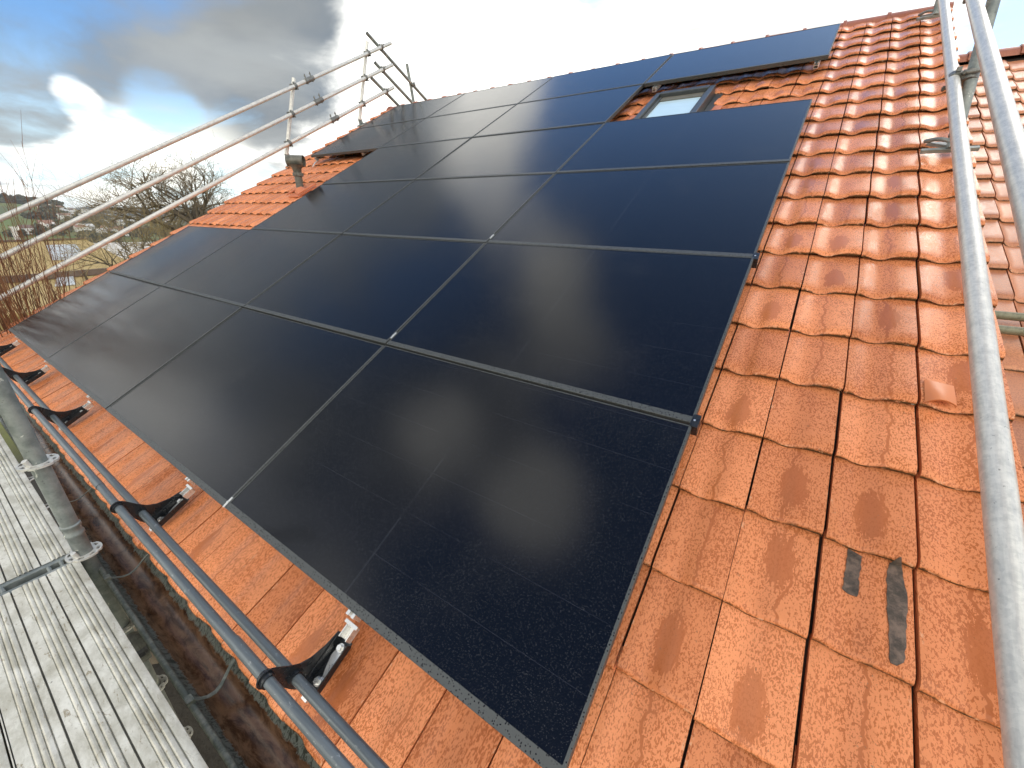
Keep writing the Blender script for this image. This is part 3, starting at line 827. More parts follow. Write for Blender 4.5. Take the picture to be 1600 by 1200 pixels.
def bracket(u):
    b = MB()
    # channel on the slope
    w = .025
    b.box(PO(u-w, -.235, -.116), PO(u+w, -.075, -.111))
    b.box(PO(u-w-.004, -.245, -.116), PO(u-w, -.068, -.080)); b.box(PO(u+w, -.245, -.116), PO(u+w+.004, -.085, -.088))
    # plate standing up to the two pipes
    pl = [(-.068, -.080), (-.12, -.066), (-.165, -.040), (-.190, -.010), (-.205, .030), (-.215, .072)]
    for a in np.linspace(20, 200, 9): pl.append((SV+.030*math.cos(R_(a)), SN+.030*math.sin(R_(a))))
    pl += [(-.268, .040), (-.262, -.015), (-.262, -.050), (-.258, -.085), (-.245, -.116), (-.10, -.116)]
    b.poly([PO(u-w-.009, v, n) for v, n in pl], (.005, 0, 0))
    o = b.build('bracket', M_black, sg, bevel=.0015)
    for (v, n) in ((SV, SN), (IV, IN)):
        b2 = MB(); b2.tube(PO(u-w-.020, v, n), PO(u-w+.010, v, n), .0225, 20); b2.build('ring', M_black, o, smooth=40)
    gp = MB()
    pts = [(-.095, u+w-.003), (-.105, u-w*.55), (-.135, u-w*.75), (-.170, u-w*.35), (-.205, u+w*.25), (-.218, u+w-.003)]
    gp.poly([PO(uu, v, -.1105) for v, uu in pts], (0, 0, .003)); gp.build('inlay_plate', M_alu, o)
    for v in (-.105, -.212):
        bb = MB(); bb.path([PO(u+.002, v, -.1075), PO(u+.002, v, -.100)], [.0155, .0145], 18); bb.path([PO(u+.002, v, -.100), PO(u+.002, v, -.090)], .010, 6); bb.build('bolt', M_alu, o)
    cl = MB(); cl.box(PO(u-w+.004, -.275, -.122), PO(u-w+.03, -.245, -.108)); cl.path([PO(u-.008, -.262, -.108), PO(u-.008, -.262, -.098)], .007, 6); cl.build('tail_clip', M_alu, o)
    rs_ = MB(); rs_.box(PO(u-.020, -.080, -.110), PO(u+.020, -.030, -.106)); rs_.box(PO(u-.020, -.080, -.106), PO(u-.016, -.030, -.078)); rs_.box(PO(u+.016, -.080, -.106), PO(u+.020, -.030, -.078)); rs_.box(PO(u-.032, -.036, -.078), PO(u+.032, -.024, -.074)); rs_.build('rail_connector', M_alu, o, bevel=.001)
for u in BRK: bracket(u)

# ------------------------------------------------------------------ two strips of old felt on a tile
def tile_n(u, v):                       # height of the tile surface below a point
    j = math.floor((v-ROWV0)/ROWP); vo = v-ROWV0-j*ROWP
    k = math.floor((u-TU0)/TW); s_ = (u-TU0-k*TW)/TW
    return NTOP-.033*vo/ROWP+float(prof_main(s_))*(1-.58*min(1, vo/.352*1.8))
def strip(pts, n, label):
    u0, v0 = pts[0]
    t = roof_thing('felt_strip', label, 'felt strip', u0, v0, NTOP, 'scraps of dark felt stuck on a tile')
    vs = [q[1] for q in pts]; lo, hi = min(vs)+.001, max(vs)-.001; N = 22; rows = []
    rr = random.Random(len(pts))
    for i in range(N):
        v = lo+(hi-lo)*i/(N-1); xs_ = []
        for a_, b_ in zip(pts, pts[1:]+pts[:1]):
            if (a_[1]-v)*(b_[1]-v) < 0: xs_.append(a_[0]+(b_[0]-a_[0])*(v-a_[1])/(b_[1]-a_[1]))
        if len(xs_) < 2: continue
        l, r__ = min(xs_)+rr.gauss(0, .0012), max(xs_)+rr.gauss(0, .0012); rows.append([(l+(r__-l)*q/4, v) for q in range(5)])
    V = []
    for h in (.0028, -.001):
        for row_ in rows:
            for u, v in row_: V.append((u-u0, v-v0, tile_n(u, v)+h-NTOP))
    n_ = len(rows); o_ = n_*5; F = []
    for i in range(n_-1):
        for j in range(4): F += [(i*5+j, i*5+j+1, (i+1)*5+j+1, (i+1)*5+j), (o_+i*5+j, o_+(i+1)*5+j, o_+(i+1)*5+j+1, o_+i*5+j+1)]
        F += [(i*5, (i+1)*5, o_+(i+1)*5, o_+i*5), (i*5+4, o_+i*5+4, o_+(i+1)*5+4, (i+1)*5+4)]
    for j in range(4): F += [(j, o_+j, o_+j+1, j+1), ((n_-1)*5+j, (n_-1)*5+j+1, o_+(n_-1)*5+j+1, o_+(n_-1)*5+j)]
    b = MB(); b.add(V, F); b.build('felt', M_felt, t, smooth=50)
import itertools
def unroof(px, py, n):
    d = raydir(px, py); N = W(0, 0, 1); t = (n-CAM.dot(N))/d.dot(N); p = CAM+d*t
    return p.x, p.y*CP+p.z*SP
for px, lab in (([(1329,852),(1350,866),(1345,898),(1342,932),(1330,928),(1317,921),(1323,890)], 'short dark felt scrap stuck on a lower tile near the galvanised rail'),
                ([(1392,876),(1402,874),(1412,882),(1413,900),(1419,930),(1417,955),(1414,980),(1412,1010),(1409,1040),(1396,1042),(1386,1038),(1387,990),(1385,930),(1388,895)], 'long ragged dark felt scrap beside the short one on the same tile')):
    strip([unroof(x, y, -.148) for x, y in px][::-1], -.1335, lab)

# ------------------------------------------------------------------ scaffold tubes, clamps
TR = .031
def coupler(p, a, b, parent, off, s=1.0):
    """double coupler at p joining tube directions a and b"""
    p, a, b = Vector(p)-off, Vector(a).normalized(), Vector(b).normalized()
    nrm = a.cross(b).normalized()
    m_ = MB()
    for d, o_ in ((a, nrm*TR), (b, -nrm*TR)):
        c = p+o_
        m_.path([c-d*.028*s, c-d*.026*s, c+d*.026*s, c+d*.028*s], [TR+.004, TR+.010, TR+.010, TR+.004], 18)
        side = d.cross(nrm)
        m_.path([c+side*(TR+.016)-nrm*.045*s, c+side*(TR+.016)+nrm*.045*s], .009, 8)
        m_.path([c+side*(TR+.016)+nrm*.030*s, c+side*(TR+.016)+nrm*.042*s], .015, 6)
        m_.box(c-side*(TR+.018)-Vector((.012,)*3), c-side*(TR+.018)+Vector((.012,)*3))
    m_.path([p-nrm*.02, p+nrm*.02], .03, 10)
    return m_.build('coupler', M_clamp, parent, smooth=35)
def sleeve(p, d, parent, off):
    p, d = Vector(p)-off, Vector(d).normalized(); m_ = MB()
    m_.path([p-d*.10, p-d*.095, p+d*.095, p+d*.10], [TR+.003, TR+.009, TR+.009, TR+.003], 18)
    up = Vector((0, -.3, 1)); up = (up-d*up.dot(d)).normalized()
    for k in (-.06, .06):
        q = p+d*k
        m_.path([q+up*TR*.8, q+up*(TR+.065)+d*.02], .009, 8); m_.path([q+up*(TR+.03)+d*.008, q+up*(TR+.045)+d*.012], .016, 6)
        m_.path([q-up*(TR+.0), q-up*(TR+.02)], .014, 6)
    return m_.build('sleeve', M_clamp, parent, smooth=35)
# left gable guard rail
UG = -.75
gl = thing('guard_rail', 'scaffold guard rail of three long galvanised tubes up the left gable edge', 'guard rail', W(UG, 0, -.13))
off = W(UG, 0, -.13)
sl = W(0, 1, 0)
heights = [.165, .505, .825]
uends = [7.78, 7.95, 8.05]
for n, ve in zip(heights, (7.60, 7.80, 7.98)):
    b = MB(); b.pipe(W(UG, -.9, n)-off, W(UG, ve, n)-off, TR, .004, 22); b.build('rail', M_galv, gl, smooth=40)
posts = [((4.62, .03), (5.50, .897)), ((6.46, -.05), (7.43, .955)), ((.9, -.1), (1.8, .9))]
UP = UG-.07
def leanpost(v0, n0, v1, n1, parent, U, off, mat_=M_galv, hts=heights, UG=UG):
    a, b_ = W(U, v0, n0), W(U, v1, n1)
    d = (b_-a)
    m_ = MB(); m_.pipe(a-off, b_+d.normalized()*.03-off, TR, .004, 22); m_.build('post', mat_, parent, smooth=40)
    for h in hts:
        f = (h-n0)/(n1-n0); p = a+d*f; q = Vector(((U+UG)/2, p.y, p.z))
        coupler(q, sl if U < UG else -sl, d, parent, off)
    fp = MB(); fp.add([], []); 
    c = a
    M3 = Matrix.Identity(3)
    v = [W(U-.06, v0-.09, -.140)-off, W(U+.10, v0-.09, -.140)-off, W(U+.10, v0+.07, -.140)-off, W(U-.06, v0+.07, -.140)-off]
    fp.poly(v, W(0, 0, .02)); fp.poly([W(U-.02, v0-.04, -.115)-off, W(U-.02, v0+.04, -.115)-off, W(U-.02, v0+.05, n0+.02)-off, W(U-.02, v0-.02, n0+.02)-off], (.04, 0, 0))
    fp.build('base_plate', M_galv_old, parent, bevel=.004)
for (a, b_) in posts[:2]: leanpost(a[0], a[1], b_[0], b_[1], gl, UP, off)
for n, v in zip(heights, (5.86, 5.72, 5.75)): sleeve(W(UG, v, n), sl, gl, off)
# guard rail going down behind the ridge
gb = thing('guard_rail', 'dark scaffold guard rail sloping down behind the ridge at the far left', 'guard rail', (UG, 6.9, 3.4)); off = Vector((UG, 6.9, 3.4))
bdir = Vector((0, CP, -SP))
for (y, z, L) in ((6.12, 4.50, 5.5), (6.25, 4.06, 5.2), (6.12, 3.78, 4.9)):
    p = Vector((UG-.06, y, z)); b = MB(); b.pipe(p-off, p+bdir*L-off, TR, .004, 20); b.build('rail', M_galv_old, gb, smooth=40)
for n, (y, z) in zip(heights[::-1], ((6.12, 4.50), (6.25, 4.06), (6.12, 3.78))):
    # where the back rail crosses the front one
    p0 = W(UG, 0, n); tt = ((p0.y-y)*SP + (p0.z-z)*CP)/(-(CP*SP+SP*CP))
    q = p0+sl*tt; coupler(Vector((UG-.03, q.y, q.z)), sl, bdir, gb, off)
pt = MB(); a, b_ = Vector((UG-.12, 7.42, 2.95)), Vector((UG-.12, 7.18, 4.27)); pt.pipe(a-off, b_-off, TR, .004, 20); pt.build('post', M_galv_old, gb, smooth=40)
coupler(Vector((UG-.09, 7.28, 3.90)), bdir, b_-a, gb, off)
# right gable guard rail
gr_ = thing('guard_rail', 'thick galvanised scaffold guard rail running up the right gable close by', 'guard rail', W(7.69, 0, -.13)); off = W(7.69, 0, -.13)
for (u, n, v0, v1) in ((7.69, .16, -.7, 7.9), (7.66, .50, -.7, 7.9), (7.66, .83, -.7, 7.9)):
    b = MB(); b.pipe(W(u, v0, n)-off, W(u, v1, n)-off, TR, .004, 28); b.build('rail', M_galv, gr_, smooth=40)
def rpost(U, v0, n0, v1, n1):
    a, b_ = W(U, v0, n0), W(U, v1, n1); d = b_-a
    m_ = MB(); m_.pipe(a-off, b_-off, TR, .004, 24); m_.build('post', M_galv_old, gr_, smooth=40)
    for (u, n) in ((7.69, .16), (7.66, .50), (7.66, .83)):
        f = (n-n0)/(n1-n0); p = a+d*f; coupler(Vector(((U+u)/2, p.y, p.z)), -sl, d, gr_, off)
    fp = MB()
    fp.poly([W(U-.14, v0-.085, -.125)-off, W(U+.12, v0-.085, -.125)-off, W(U+.12, v0-.055, -.125)-off, W(U-.14, v0-.055, -.125)-off], W(0, 0, .022))
    arm = [W(U-.12+.13*t, v0+.07-.14*t, -.112+.02*math.sin(PI*t)+.03*t)-off for t in np.linspace(0, 1, 7)]
    fp.path(arm, [.012]*7, 10); fp.poly([W(U-.11, v0+.05, -.13)-off, W(U-.05, v0+.05, -.13)-off, W(U+.035, v0-.06, -.108)-off, W(U-.02, v0-.07, -.108)-off], W(0, 0, .02))
    fp.path([W(U, v0-.07, -.11)-off, a+d*.02-off], [.03, .024], 12)
    fp.build('base_plate', M_galv_old, gr_, bevel=.002)
rpost(7.775, 3.80, -.06, 5.12, .98)
rpost(7.74, 6.98, -.05, 7.6, .95)
sleeve(W(7.66, 6.0, .5), sl, gr_, off)
# two tubes lying across the neighbouring roof
for v, lab in ((2.80, 'upper of two olive grey tubes lying across the lower neighbouring roof'), (2.68, 'lower of two olive grey tubes lying across the lower neighbouring roof')):
    t = roof_thing('scaffold_tube', lab, 'tube', 8.0, v, -.60, 'tubes across the neighbouring roof')
    b = MB(); b.pipe((0, 0, 0), (2.4, .02, 0), .022, .004, 18); b.build('tube', mat('olive_tube', f_galv((.26, .25, .17), (.15, .14, .09), .55, .2)) if v > 2.7 else bpy.data.materials['olive_tube'], t, smooth=40)

# ------------------------------------------------------------------ eave scaffold: standard and decks
DZ = -.245
st = thing('scaffold_standard', 'weathered scaffold standard with rosette discs beside the gutter', 'scaffold pole', (4.665, -.415, -6.5)); off = Vector((4.665, -.415, -6.5))
def Q(x, y, z): return Vector((x, y, z))-off
b = MB()
zz = [-6.5, DZ-.16, DZ-.155, DZ-.13, DZ-.1]
b.path([Q(4.665, -.415, -6.5), Q(4.665, -.415, DZ-.02)], .0305, 24)
b.path([Q(4.665, -.415, DZ-.02), Q(4.665, -.415, DZ+.105), Q(4.665, -.415, DZ+.11), Q(4.665, -.415, DZ+.122), Q(4.665, -.415, DZ+.127), Q(4.665, -.415, DZ+.15), Q(4.665, -.415, DZ+.155), Q(4.665, -.415, DZ+.167), Q(4.665, -.415, DZ+.172), Q(4.665, -.415, 1.0)],
       [.0315, .0315, .0355, .0355, .0315, .0315, .0355, .0355, .0305, .0305], 24)
b.build('tube', M_galv_old, st, smooth=40)
def rosette(z):
    m_ = MB(); n = 32; V = []; F = []
    ri, ro = .0325, .064
    for zz_ in (-.0045, .0045):
        for rr in (ri, .044, .056, ro):
            for j in range(n):
                a = 2*PI*j/n; k = rr
                if rr == ro: k = rr*(1-.10*(abs(math.sin(2*a)) > .94))
                V.append(Q(4.665+k*math.cos(a), -.415+k*math.sin(a), z+zz_))
    for j in range(n):
        q = (j+1) % n
        hole = (j % 8) in (1, 2, 5, 6)
        for rr in range(3):
            if rr == 1 and hole: continue
            F.append((4*n+rr*n+j, 4*n+rr*n+q, 4*n+(rr+1)*n+q, 4*n+(rr+1)*n+j)); F.append((rr*n+q, rr*n+j, (rr+1)*n+j, (rr+1)*n+q))
        F.append((3*n+j, 3*n+q, 7*n+q, 7*n+j))
        if hole: F.append((1*n+q, 1*n+j, 5*n+j, 5*n+q)); F.append((2*n+j, 2*n+q, 6*n+q, 6*n+j))
    m_.add(V, F); m_.build('rosette', M_galv, st)
    w_ = MB(); w_.path([Q(4.665+.02, -.415-.025, z), Q(4.665+.028, -.415-.034, z+.035)], .010, 8); w_.build('wedge', M_galv, st)
for z in (.255, -.2445, -.7445, -1.2445, -1.7445): rosette(z)
def deck(x0, x1, y0, label, worn):
    t = thing('scaffold_deck', label, 'scaffold deck', ((x0+x1)/2, y0, DZ), group='ribbed steel scaffold decks')
    L = x1-x0
    Wd = .318
    ys = []
    y = .0
    pf = [(0, -.012), (.0, -.0015), (.003, 0)]
    pat = [(.020, 0), (.0215, -.006), (.0235, -.006), (.025, 0), (.031, .0025), (.035, .0025), (.038, 0), (.040, -.005), (.042, 0), (.046, .0025), (.050, .0025), (.053, 0), (.055, -.005), (.057, 0), (.061, .0025), (.065, .0025), (.068, 0), (.070, -.004), (.072, 0), (.100, 0), (.1015, -.011), (.1045, -.011), (.106, 0)]
    for k in range(3):
        for (a, z) in pat: pf.append((.003+a+k*.1045, z))
    pf += [(Wd-.003, 0), (Wd, -.0015), (Wd, -.012)]
    pf = sorted(pf, key=lambda q: q[0]) if False else pf
    pf = pf + [(Wd, -.062), (Wd-.02, -.062), (Wd-.02, -.02), (.02, -.02), (.02, -.062), (0, -.062)]
    n = len(pf); xs_ = np.linspace(-L/2, L/2, 9); V = []; F = []
    for xx in xs_:
        for (a, z) in pf: V.append((xx, -a, z))
    for i in range(len(xs_)-1):
        for j in range(n):
            q = (j+1) % n; F.append((i*n+j, (i+1)*n+j, (i+1)*n+q, i*n+q))
    b = MB(); b.add(V, F); b.build('deck_plate', M_deck, t, smooth=30)
    for sx in (-1, 1):
        e = MB(); e.box((sx*(L/2)-.006 if sx > 0 else -L/2-.022, -Wd+.004, -.055), (L/2+.022 if sx > 0 else -L/2+.006, -.004, -.003)); e.build('end_cap', M_galv_old, t, bevel=.003)
        for yy in (-.07, -.25):
            h = MB(); c = Vector((sx*(L/2+.03), yy, -.03)); h.path([c+Vector((-.015*sx, -.02, .02)), c+Vector((.012*sx, -.02, .014)), c+Vector((.02*sx, -.02, -.01))], [.008]*3, 8); h.path([c+Vector((-.015*sx, .02, .02)), c+Vector((.012*sx, .02, .014)), c+Vector((.02*sx, .02, -.01))], [.008]*3, 8); h.build('claw', M_galv_old, t)
    hk = MB()
    for xx in (L*.08, L*.25):
        hk.path([(xx, .0, -.03), (xx+.015, .028, -.026), (xx+.035, .024, -.026), (xx+.045, 0, -.03)], [.005]*4, 8)
    hk.build('lift_loop', M_galv, t)
decks = [(4.705, 7.25, -.442, 'nearest pale ribbed scaffold deck right beside the gutter'), (4.705, 7.25, -.765, 'pale ribbed scaffold deck, outer plank of the near bay'),
         (2.06, 4.615, -.442, 'pale ribbed scaffold deck beyond the weathered standard, beside the gutter'), (2.06, 4.615, -.765, 'pale ribbed scaffold deck beyond the standard, outer plank at the photo edge')]
for i, (a, b_, y, lab) in enumerate(decks): deck(a, b_, y, lab, i)
for i, (a, b_) in enumerate(((4.705, 7.25), (2.06, 4.615))):  # lower deck level added to keep the gap by the gutter dark
    for y in (-.442, -.765):
        t0 = [o for o in COL.objects if o.name.startswith('scaffold_deck') and o.parent is None][2*i]
        c = copy_tree(t0); c.location = ((a+b_)/2, y, DZ-2.0); c['label'] = 'added lower scaffold deck two metres down, darkening the gap under the upper decks'
tr = thing('scaffold_transom', 'narrow steel channel between the near and the far scaffold deck', 'scaffold beam', (4.66, -.75, DZ-.05))
b = MB()
for lo, hi in (((-.036, -.33, -.04), (-.030, .285, .038)), ((.030, -.33, -.04), (.036, .285, .038)), ((-.030, -.33, -.04), (.030, .285, -.034))): b.box(lo, hi)
b.build('channel', M_galv_old, tr, bevel=.002)
tl_ = thing('scaffold_ledger', 'dark scaffold tube running below the decks along the wall', 'scaffold tube', (4.66, -.47, -.92))
b = MB(); b.tube((-2.6, 0, 0), (2.6, 0, 0), .026, 16); b.build('tube', M_galv_old, tl_, smooth=40)
# tie tube with coupler from the scaffold to the wall
tt_ = thing('scaffold_tie', 'scaffold tie tube with coupler in the gap under the gutter', 'scaffold tube', (5.08, -.42, -.60))
b = MB(); b.tube((0, -.25, 0), (0, .70, 0), .025, 14); b.build('tube', M_galv_old, tt_, smooth=40)
coupler(Vector((0, 0, .03)), (0, 1, 0), (1, 0, .4), tt_, Vector((0, 0, 0)))

# ------------------------------------------------------------------ plants
def branch(mb, p, d, L, r, depth, prm, rnd):
    nseg = 4 if depth else 3
    pts = [p.copy()]; rad = [r]; q = p.copy(); dd = d.normalized()
    for i in range(nseg):
        dd = (dd + Vector((rnd.gauss(0, 1), rnd.gauss(0, 1), rnd.gauss(0, 1)))*prm['wob'] + Vector((0, 0, prm['up']))).normalized()
        q = q+dd*L/nseg; pts.append(q.copy()); rad.append(max(r*(1-(i+1)/nseg*prm['taper']), .0022))
    (mb[0] if depth >= prm['depth']-1 else mb[1]).path(pts, rad, 7 if depth >= prm['depth']-1 else (5 if depth > 1 else 3), cap=False)
    if depth == 0: return
    for k in range(prm['kids'][prm['depth']-depth]):
        f = rnd.uniform(.35, 1.0); i = min(int(f*nseg), nseg-1); pp = pts[i].lerp(pts[i+1], f*nseg-i)
        ax = Vector((rnd.gauss(0, 1), rnd.gauss(0, 1), rnd.gauss(0, 1))).normalized()
        nd = (dd*math.cos(prm['ang'])+(ax-dd*ax.dot(dd)).normalized()*math.sin(prm['ang'])).normalized()
        branch(mb, pp, nd, L*rnd.uniform(.55, .85), rad[i]*.62, depth-1, prm, rnd)
def tree(name, label, cat, loc, prm, L, r, seed, d=(0, 0, 1), mats=(None, None), group=None):
    rnd = random.Random(seed); t = thing(name, label, cat, loc, group=group)
    a, b_ = MB(), MB()
    branch((a, b_), Vector((0, 0, -.1)), Vector(d), L, r, prm['depth'], prm, rnd)
    a.build('trunk', mats[0] or M_bark, t, smooth=60); b_.build('crown', mats[1] or M_twig, t)
    return t
def at(px, py, dist):
    return CAM+raydir(px, py)*dist
# old bare tree beyond the left verge; crown x 195..360, y 240..345
def on_ground(p): return Vector((p.x, p.y, H(p.x, p.y)))
p = at(308, 345, 17.5); base = on_ground(p)
tall = p.z-base.z
t = thing('bare_tree', 'bare gnarled tree with a wide twiggy crown behind the left roof edge', 'tree', base)
rnd = random.Random(23); a, b_ = MB(), MB()
prm = dict(depth=5, kids=[6, 5, 5, 4, 3], wob=.20, up=.03, taper=.55, ang=R_(48))
tp = [Vector((0, 0, -.2)), Vector((.1, 0, tall*.3)), Vector((-.05, .1, tall*.65)), Vector((0, 0, tall*.98))]
a.path(tp, [.24, .20, .17, .15], 10, cap=False)
top = tp[-1]; side = Vector((RX.x, RX.y, 0)).normalized()
for (sx, up_, L, r) in ((-1.0, .42, 1.75, .085), (-.75, .85, 1.6, .085), (-.25, 1.1, 1.5, .08), (.22, 1.0, 1.3, .075), (.75, .8, 1.0, .06), (-1.1, .10, 1.6, .07), (-.5, .5, 1.3, .06), (-.65, 1.25, 1.5, .06), (.45, 1.25, 1.3, .06)):
    d = side*sx+Vector((0, 0, up_))+Vector((rnd.gauss(0, .3), rnd.gauss(0, .3), 0))
    branch((a, b_), top-Vector((0, 0, rnd.uniform(0, .35))), d, L*.88, r, 4, dict(prm, depth=4, kids=[5, 5, 4, 4]), rnd)
a.build('trunk', M_bark, t, smooth=60); b_.build('crown', M_twig, t)
# lower scrubby trees with fine brown twigs
scrub = dict(depth=4, kids=[7, 6, 5, 4], wob=.16, up=.02, taper=.6, ang=R_(40))
M_scrub = mat('olive_twig', lambda nb, b: nb.put(b.inputs['Base Color'], nb.mix(nb.noise(coord(nb), 1.2, 4, .7), (.16, .12, .05), (.38, .29, .13))), rough=.9)
k = 0
for (px, py, dist, L, sd_, lab) in ((250, 352, 24, 2.0, 3, 'low scrubby tree with yellowish twigs left of the bare tree'), (205, 375, 26, 2.0, 4, 'scrubby leafless tree with brown twigs above the yellow shed end'),
                                 (222, 400, 14, 1.3, 5, 'scrubby bush with fine twigs against the left tile edge'), (180, 420, 12.5, 1.3, 6, 'small twiggy bush just above the tile steps at far left'),
                                 (300, 366, 21, 1.1, 8, 'dense brown thicket under the bare tree by the verge'), (345, 350, 26, .9, 9, 'brown leafless bush to the right under the bare tree')):
    p = at(px, py, dist); gpos = on_ground(p); hh = p.z-gpos.z
    t = thing('scrub_tree', lab, 'bush', gpos, group='scrubby trees beyond the gable')
    rnd = random.Random(sd_); a, b_ = MB(), MB()
    for q in range(4):
        a.path([Vector((rnd.gauss(0, .25), rnd.gauss(0, .25), -.1)), Vector((rnd.gauss(0, .4), rnd.gauss(0, .4), hh*.5)), Vector((rnd.gauss(0, .5), rnd.gauss(0, .5), hh-.3))], [.05, .035, .025], 6, cap=False)
        for w_ in range(1):
            branch((a, b_), Vector((rnd.gauss(0, .5), rnd.gauss(0, .5), hh-.4-.5*w_)), Vector((rnd.gauss(0, .6), rnd.gauss(0, .6), .7)), L*.7, .022, 3, dict(scrub, depth=3, kids=[6, 5, 4]), rnd)
    a.build('trunk', M_bark, t, smooth=60); b_.build('crown', M_scrub, t)
# red-brown coppice shoots at the far left
for (px, dist, n_, topy, sd_, lab) in ((18, 8.5, 90, 320, 1, 'tall red-brown coppice shoots at the left photo edge'), (62, 8.0, 60, 345, 2, 'red-brown upright shoots in front of the yellow shed'), (100, 9.0, 50, 390, 3, 'shorter thin brown shoots leaning towards the tile edge')):
    rnd = random.Random(sd_); p = at(px, 540, dist); gpos = on_ground(p)
    t = thing('coppice_bush', lab, 'bush', gpos, group='red coppice bushes'); b_ = MB()
    side = Vector((RX.x, RX.y, 0)).normalized(); dep = Vector((RZ.x, RZ.y, 0)).normalized()
    z0 = p.z-gpos.z
    for q in range(n_):
        hh = z0 + dist*(540-topy)/FPX*rnd.uniform(.12, 1.0)
        bx = rnd.gauss(0, .16); lean = bx*1.2+rnd.gauss(.05, .20); dy_ = rnd.gauss(0, .35)
        pts = [side*(bx*.5)+dep*dy_*.25+Vector((0, 0, z0-.78)), side*(bx*.8+lean*.10)+dep*dy_*.45+Vector((0, 0, z0-.25)), side*(bx+lean*.45)+dep*dy_*.8+Vector((0, 0, z0+(hh-z0)*.4)), side*(bx+lean*1.0+rnd.gauss(0, .05))+dep*dy_+Vector((0, 0, hh))]
        b_.path(pts, [.009, .007, .0045, .0015], 4, cap=False)
        for w_ in range(4):
            f = rnd.uniform(.3, .95); a0 = pts[2].lerp(pts[3], f); e = a0+Vector((0, 0, rnd.uniform(.15, .4)))+side*rnd.gauss(0, .15)
            b_.path([a0, e], [.0025, .001], 3, cap=False)
    b_.build('shoots', M_shoot, t)
    a_ = MB(); a_.path([(0, 0, -.1), (.03, .02, z0*.4), (-.03, 0, z0-.9), (0, 0, z0-.70)], [.20, .16, .15, .22], 10); a_.build('trunk', M_bark, t, smooth=60)

# ------------------------------------------------------------------ yellow shed building beyond the bushes
def f_ochre(nb, b):
    P = coord(nb); x, y, z = nb.sep(P)[:3]
    st_ = nb.noise(nb.vmath('MULTIPLY', P, (1, 1, .2)), 1.6, 6, .65)
    c = nb.mix(st_, (.34, .235, .085), (.47, .345, .15)); rib = nb.math('PINGPONG', nb.math('MULTIPLY', nb.math('ADD', x, y), 3.0), .5)
    nb.put(b.inputs['Base Color'], c); nb.put(b.inputs['Normal'], nb.bump(rib, .5, .04))
M_ochre = mat('ochre_sheet', f_ochre, rough=.6)
def f_sheet(nb, b):
    P = coord(nb); c = nb.mix(nb.noise(P, 1.4, 6, .7), (.36, .37, .36), (.62, .64, .64)); nb.put(b.inputs['Base Color'], c)
M_sheet = mat('translucent_roof_sheet', f_sheet, rough=.35)
M_darktrim = mat('dark_eave_trim', lambda nb, b: nb.put(b.inputs['Base Color'], nb.mix(nb.noise(coord(nb), 2, 4, .6), (.09, .06, .045), (.17, .12, .09))), rough=.8)
SD = 62.0
sA, sB = at(-40, 374, SD), at(128, 374, SD+2)
sh = thing('shed_building', 'long yellow-ochre industrial shed with pale roof sheets beyond the bushes', 'shed', Vector((sB.x, sB.y, H(sB.x, sB.y))))
off = Vector((sB.x, sB.y, H(sB.x, sB.y)))
ax = Vector((sA.x-sB.x, sA.y-sB.y, 0)).normalized()         # along the ridge, to the left
to = Vector((CAM.x-sB.x, CAM.y-sB.y, 0)); to = (to-ax*to.dot(ax)).normalized()   # towards us
LEN = 42
def S_(a, t_, z): return Vector((sB.x, sB.y, 0))+ax*a+to*t_+Vector((0, 0, z))-off
zr = sB.z; ze = zr-2.2; gz = off.z-1
b = MB()
b.poly([S_(0, 0, gz), S_(0, 8.5, gz), S_(0, 8.5, ze-.3), S_(0, 0, zr-.3), S_(0, -12, zr-4), S_(0, -12, gz)], ax*LEN); b.build('wall', M_ochre, sh)
b = MB(); b.poly([S_(-.3, 0, zr), S_(-.3, 8.8, ze), S_(-.3, 8.8, ze-.2), S_(-.3, 0, zr-.2)], ax*(LEN+.6)); b.poly([S_(-.3, -.05, zr), S_(-.3, -.05, zr-.2), S_(-.3, -12.3, zr-4.2), S_(-.3, -12.3, zr-4)], ax*(LEN+.6)); b.build('roof', M_ochre, sh)
def on_plane(px, p0, p1, p2):
    n_ = (p1-p0).cross(p2-p0); o_ = CAM-off; out_ = []
    for x_, y_ in px:
        d_ = raydir(x_, y_); out_.append(o_+d_*((p0-o_).dot(n_)/d_.dot(n_)))
    return out_
b = MB(); b.poly(on_plane([(71, 384), (119, 382.5), (126, 392), (124, 405), (82, 407)], S_(0, 0, zr+.04), S_(9, 0, zr+.04), S_(0, 8.8, ze+.04)), (0, 0, .07)); b.build('roof_sheet', M_sheet, sh)
b = MB(); b.poly([S_(-.4, 8.8, ze+.05), S_(-.4, 9.2, ze+.05), S_(-.4, 9.2, ze-.45), S_(-.4, 8.8, ze-.45)], ax*(LEN+.8)); b.poly([S_(-.4, -.2, zr+.16), S_(-.4, .2, zr+.16), S_(-.4, .2, zr+.02), S_(-.4, -.2, zr+.02)], ax*(LEN+.8)); b.build('trim', M_darktrim, sh)
b = MB(); b.poly([S_(-2, 9.2, ze-.5), S_(-2, 17, ze-1.7), S_(-2, 17, ze-1.9), S_(-2, 9.2, ze-.7)], ax*(LEN+2)); b.build('lean_to_roof', M_ochre, sh)
b = MB(); b.poly([S_(-1.9, 9.2, gz), S_(-1.9, 16.6, gz), S_(-1.9, 16.6, ze-1.9), S_(-1.9, 9.2, ze-.75)], ax*(LEN+1.6)); b.build('wall', M_ochre, sh)
b = MB(); b.poly(on_plane([(92, 424), (112, 423), (118, 445), (86, 448)], S_(0, 9.2, ze-.46), S_(9, 9.2, ze-.46), S_(0, 17, ze-1.66)), (0, 0, .07)); b.build('roof_sheet', M_sheet, sh)
cq = at(27, 373, SD+1)-off
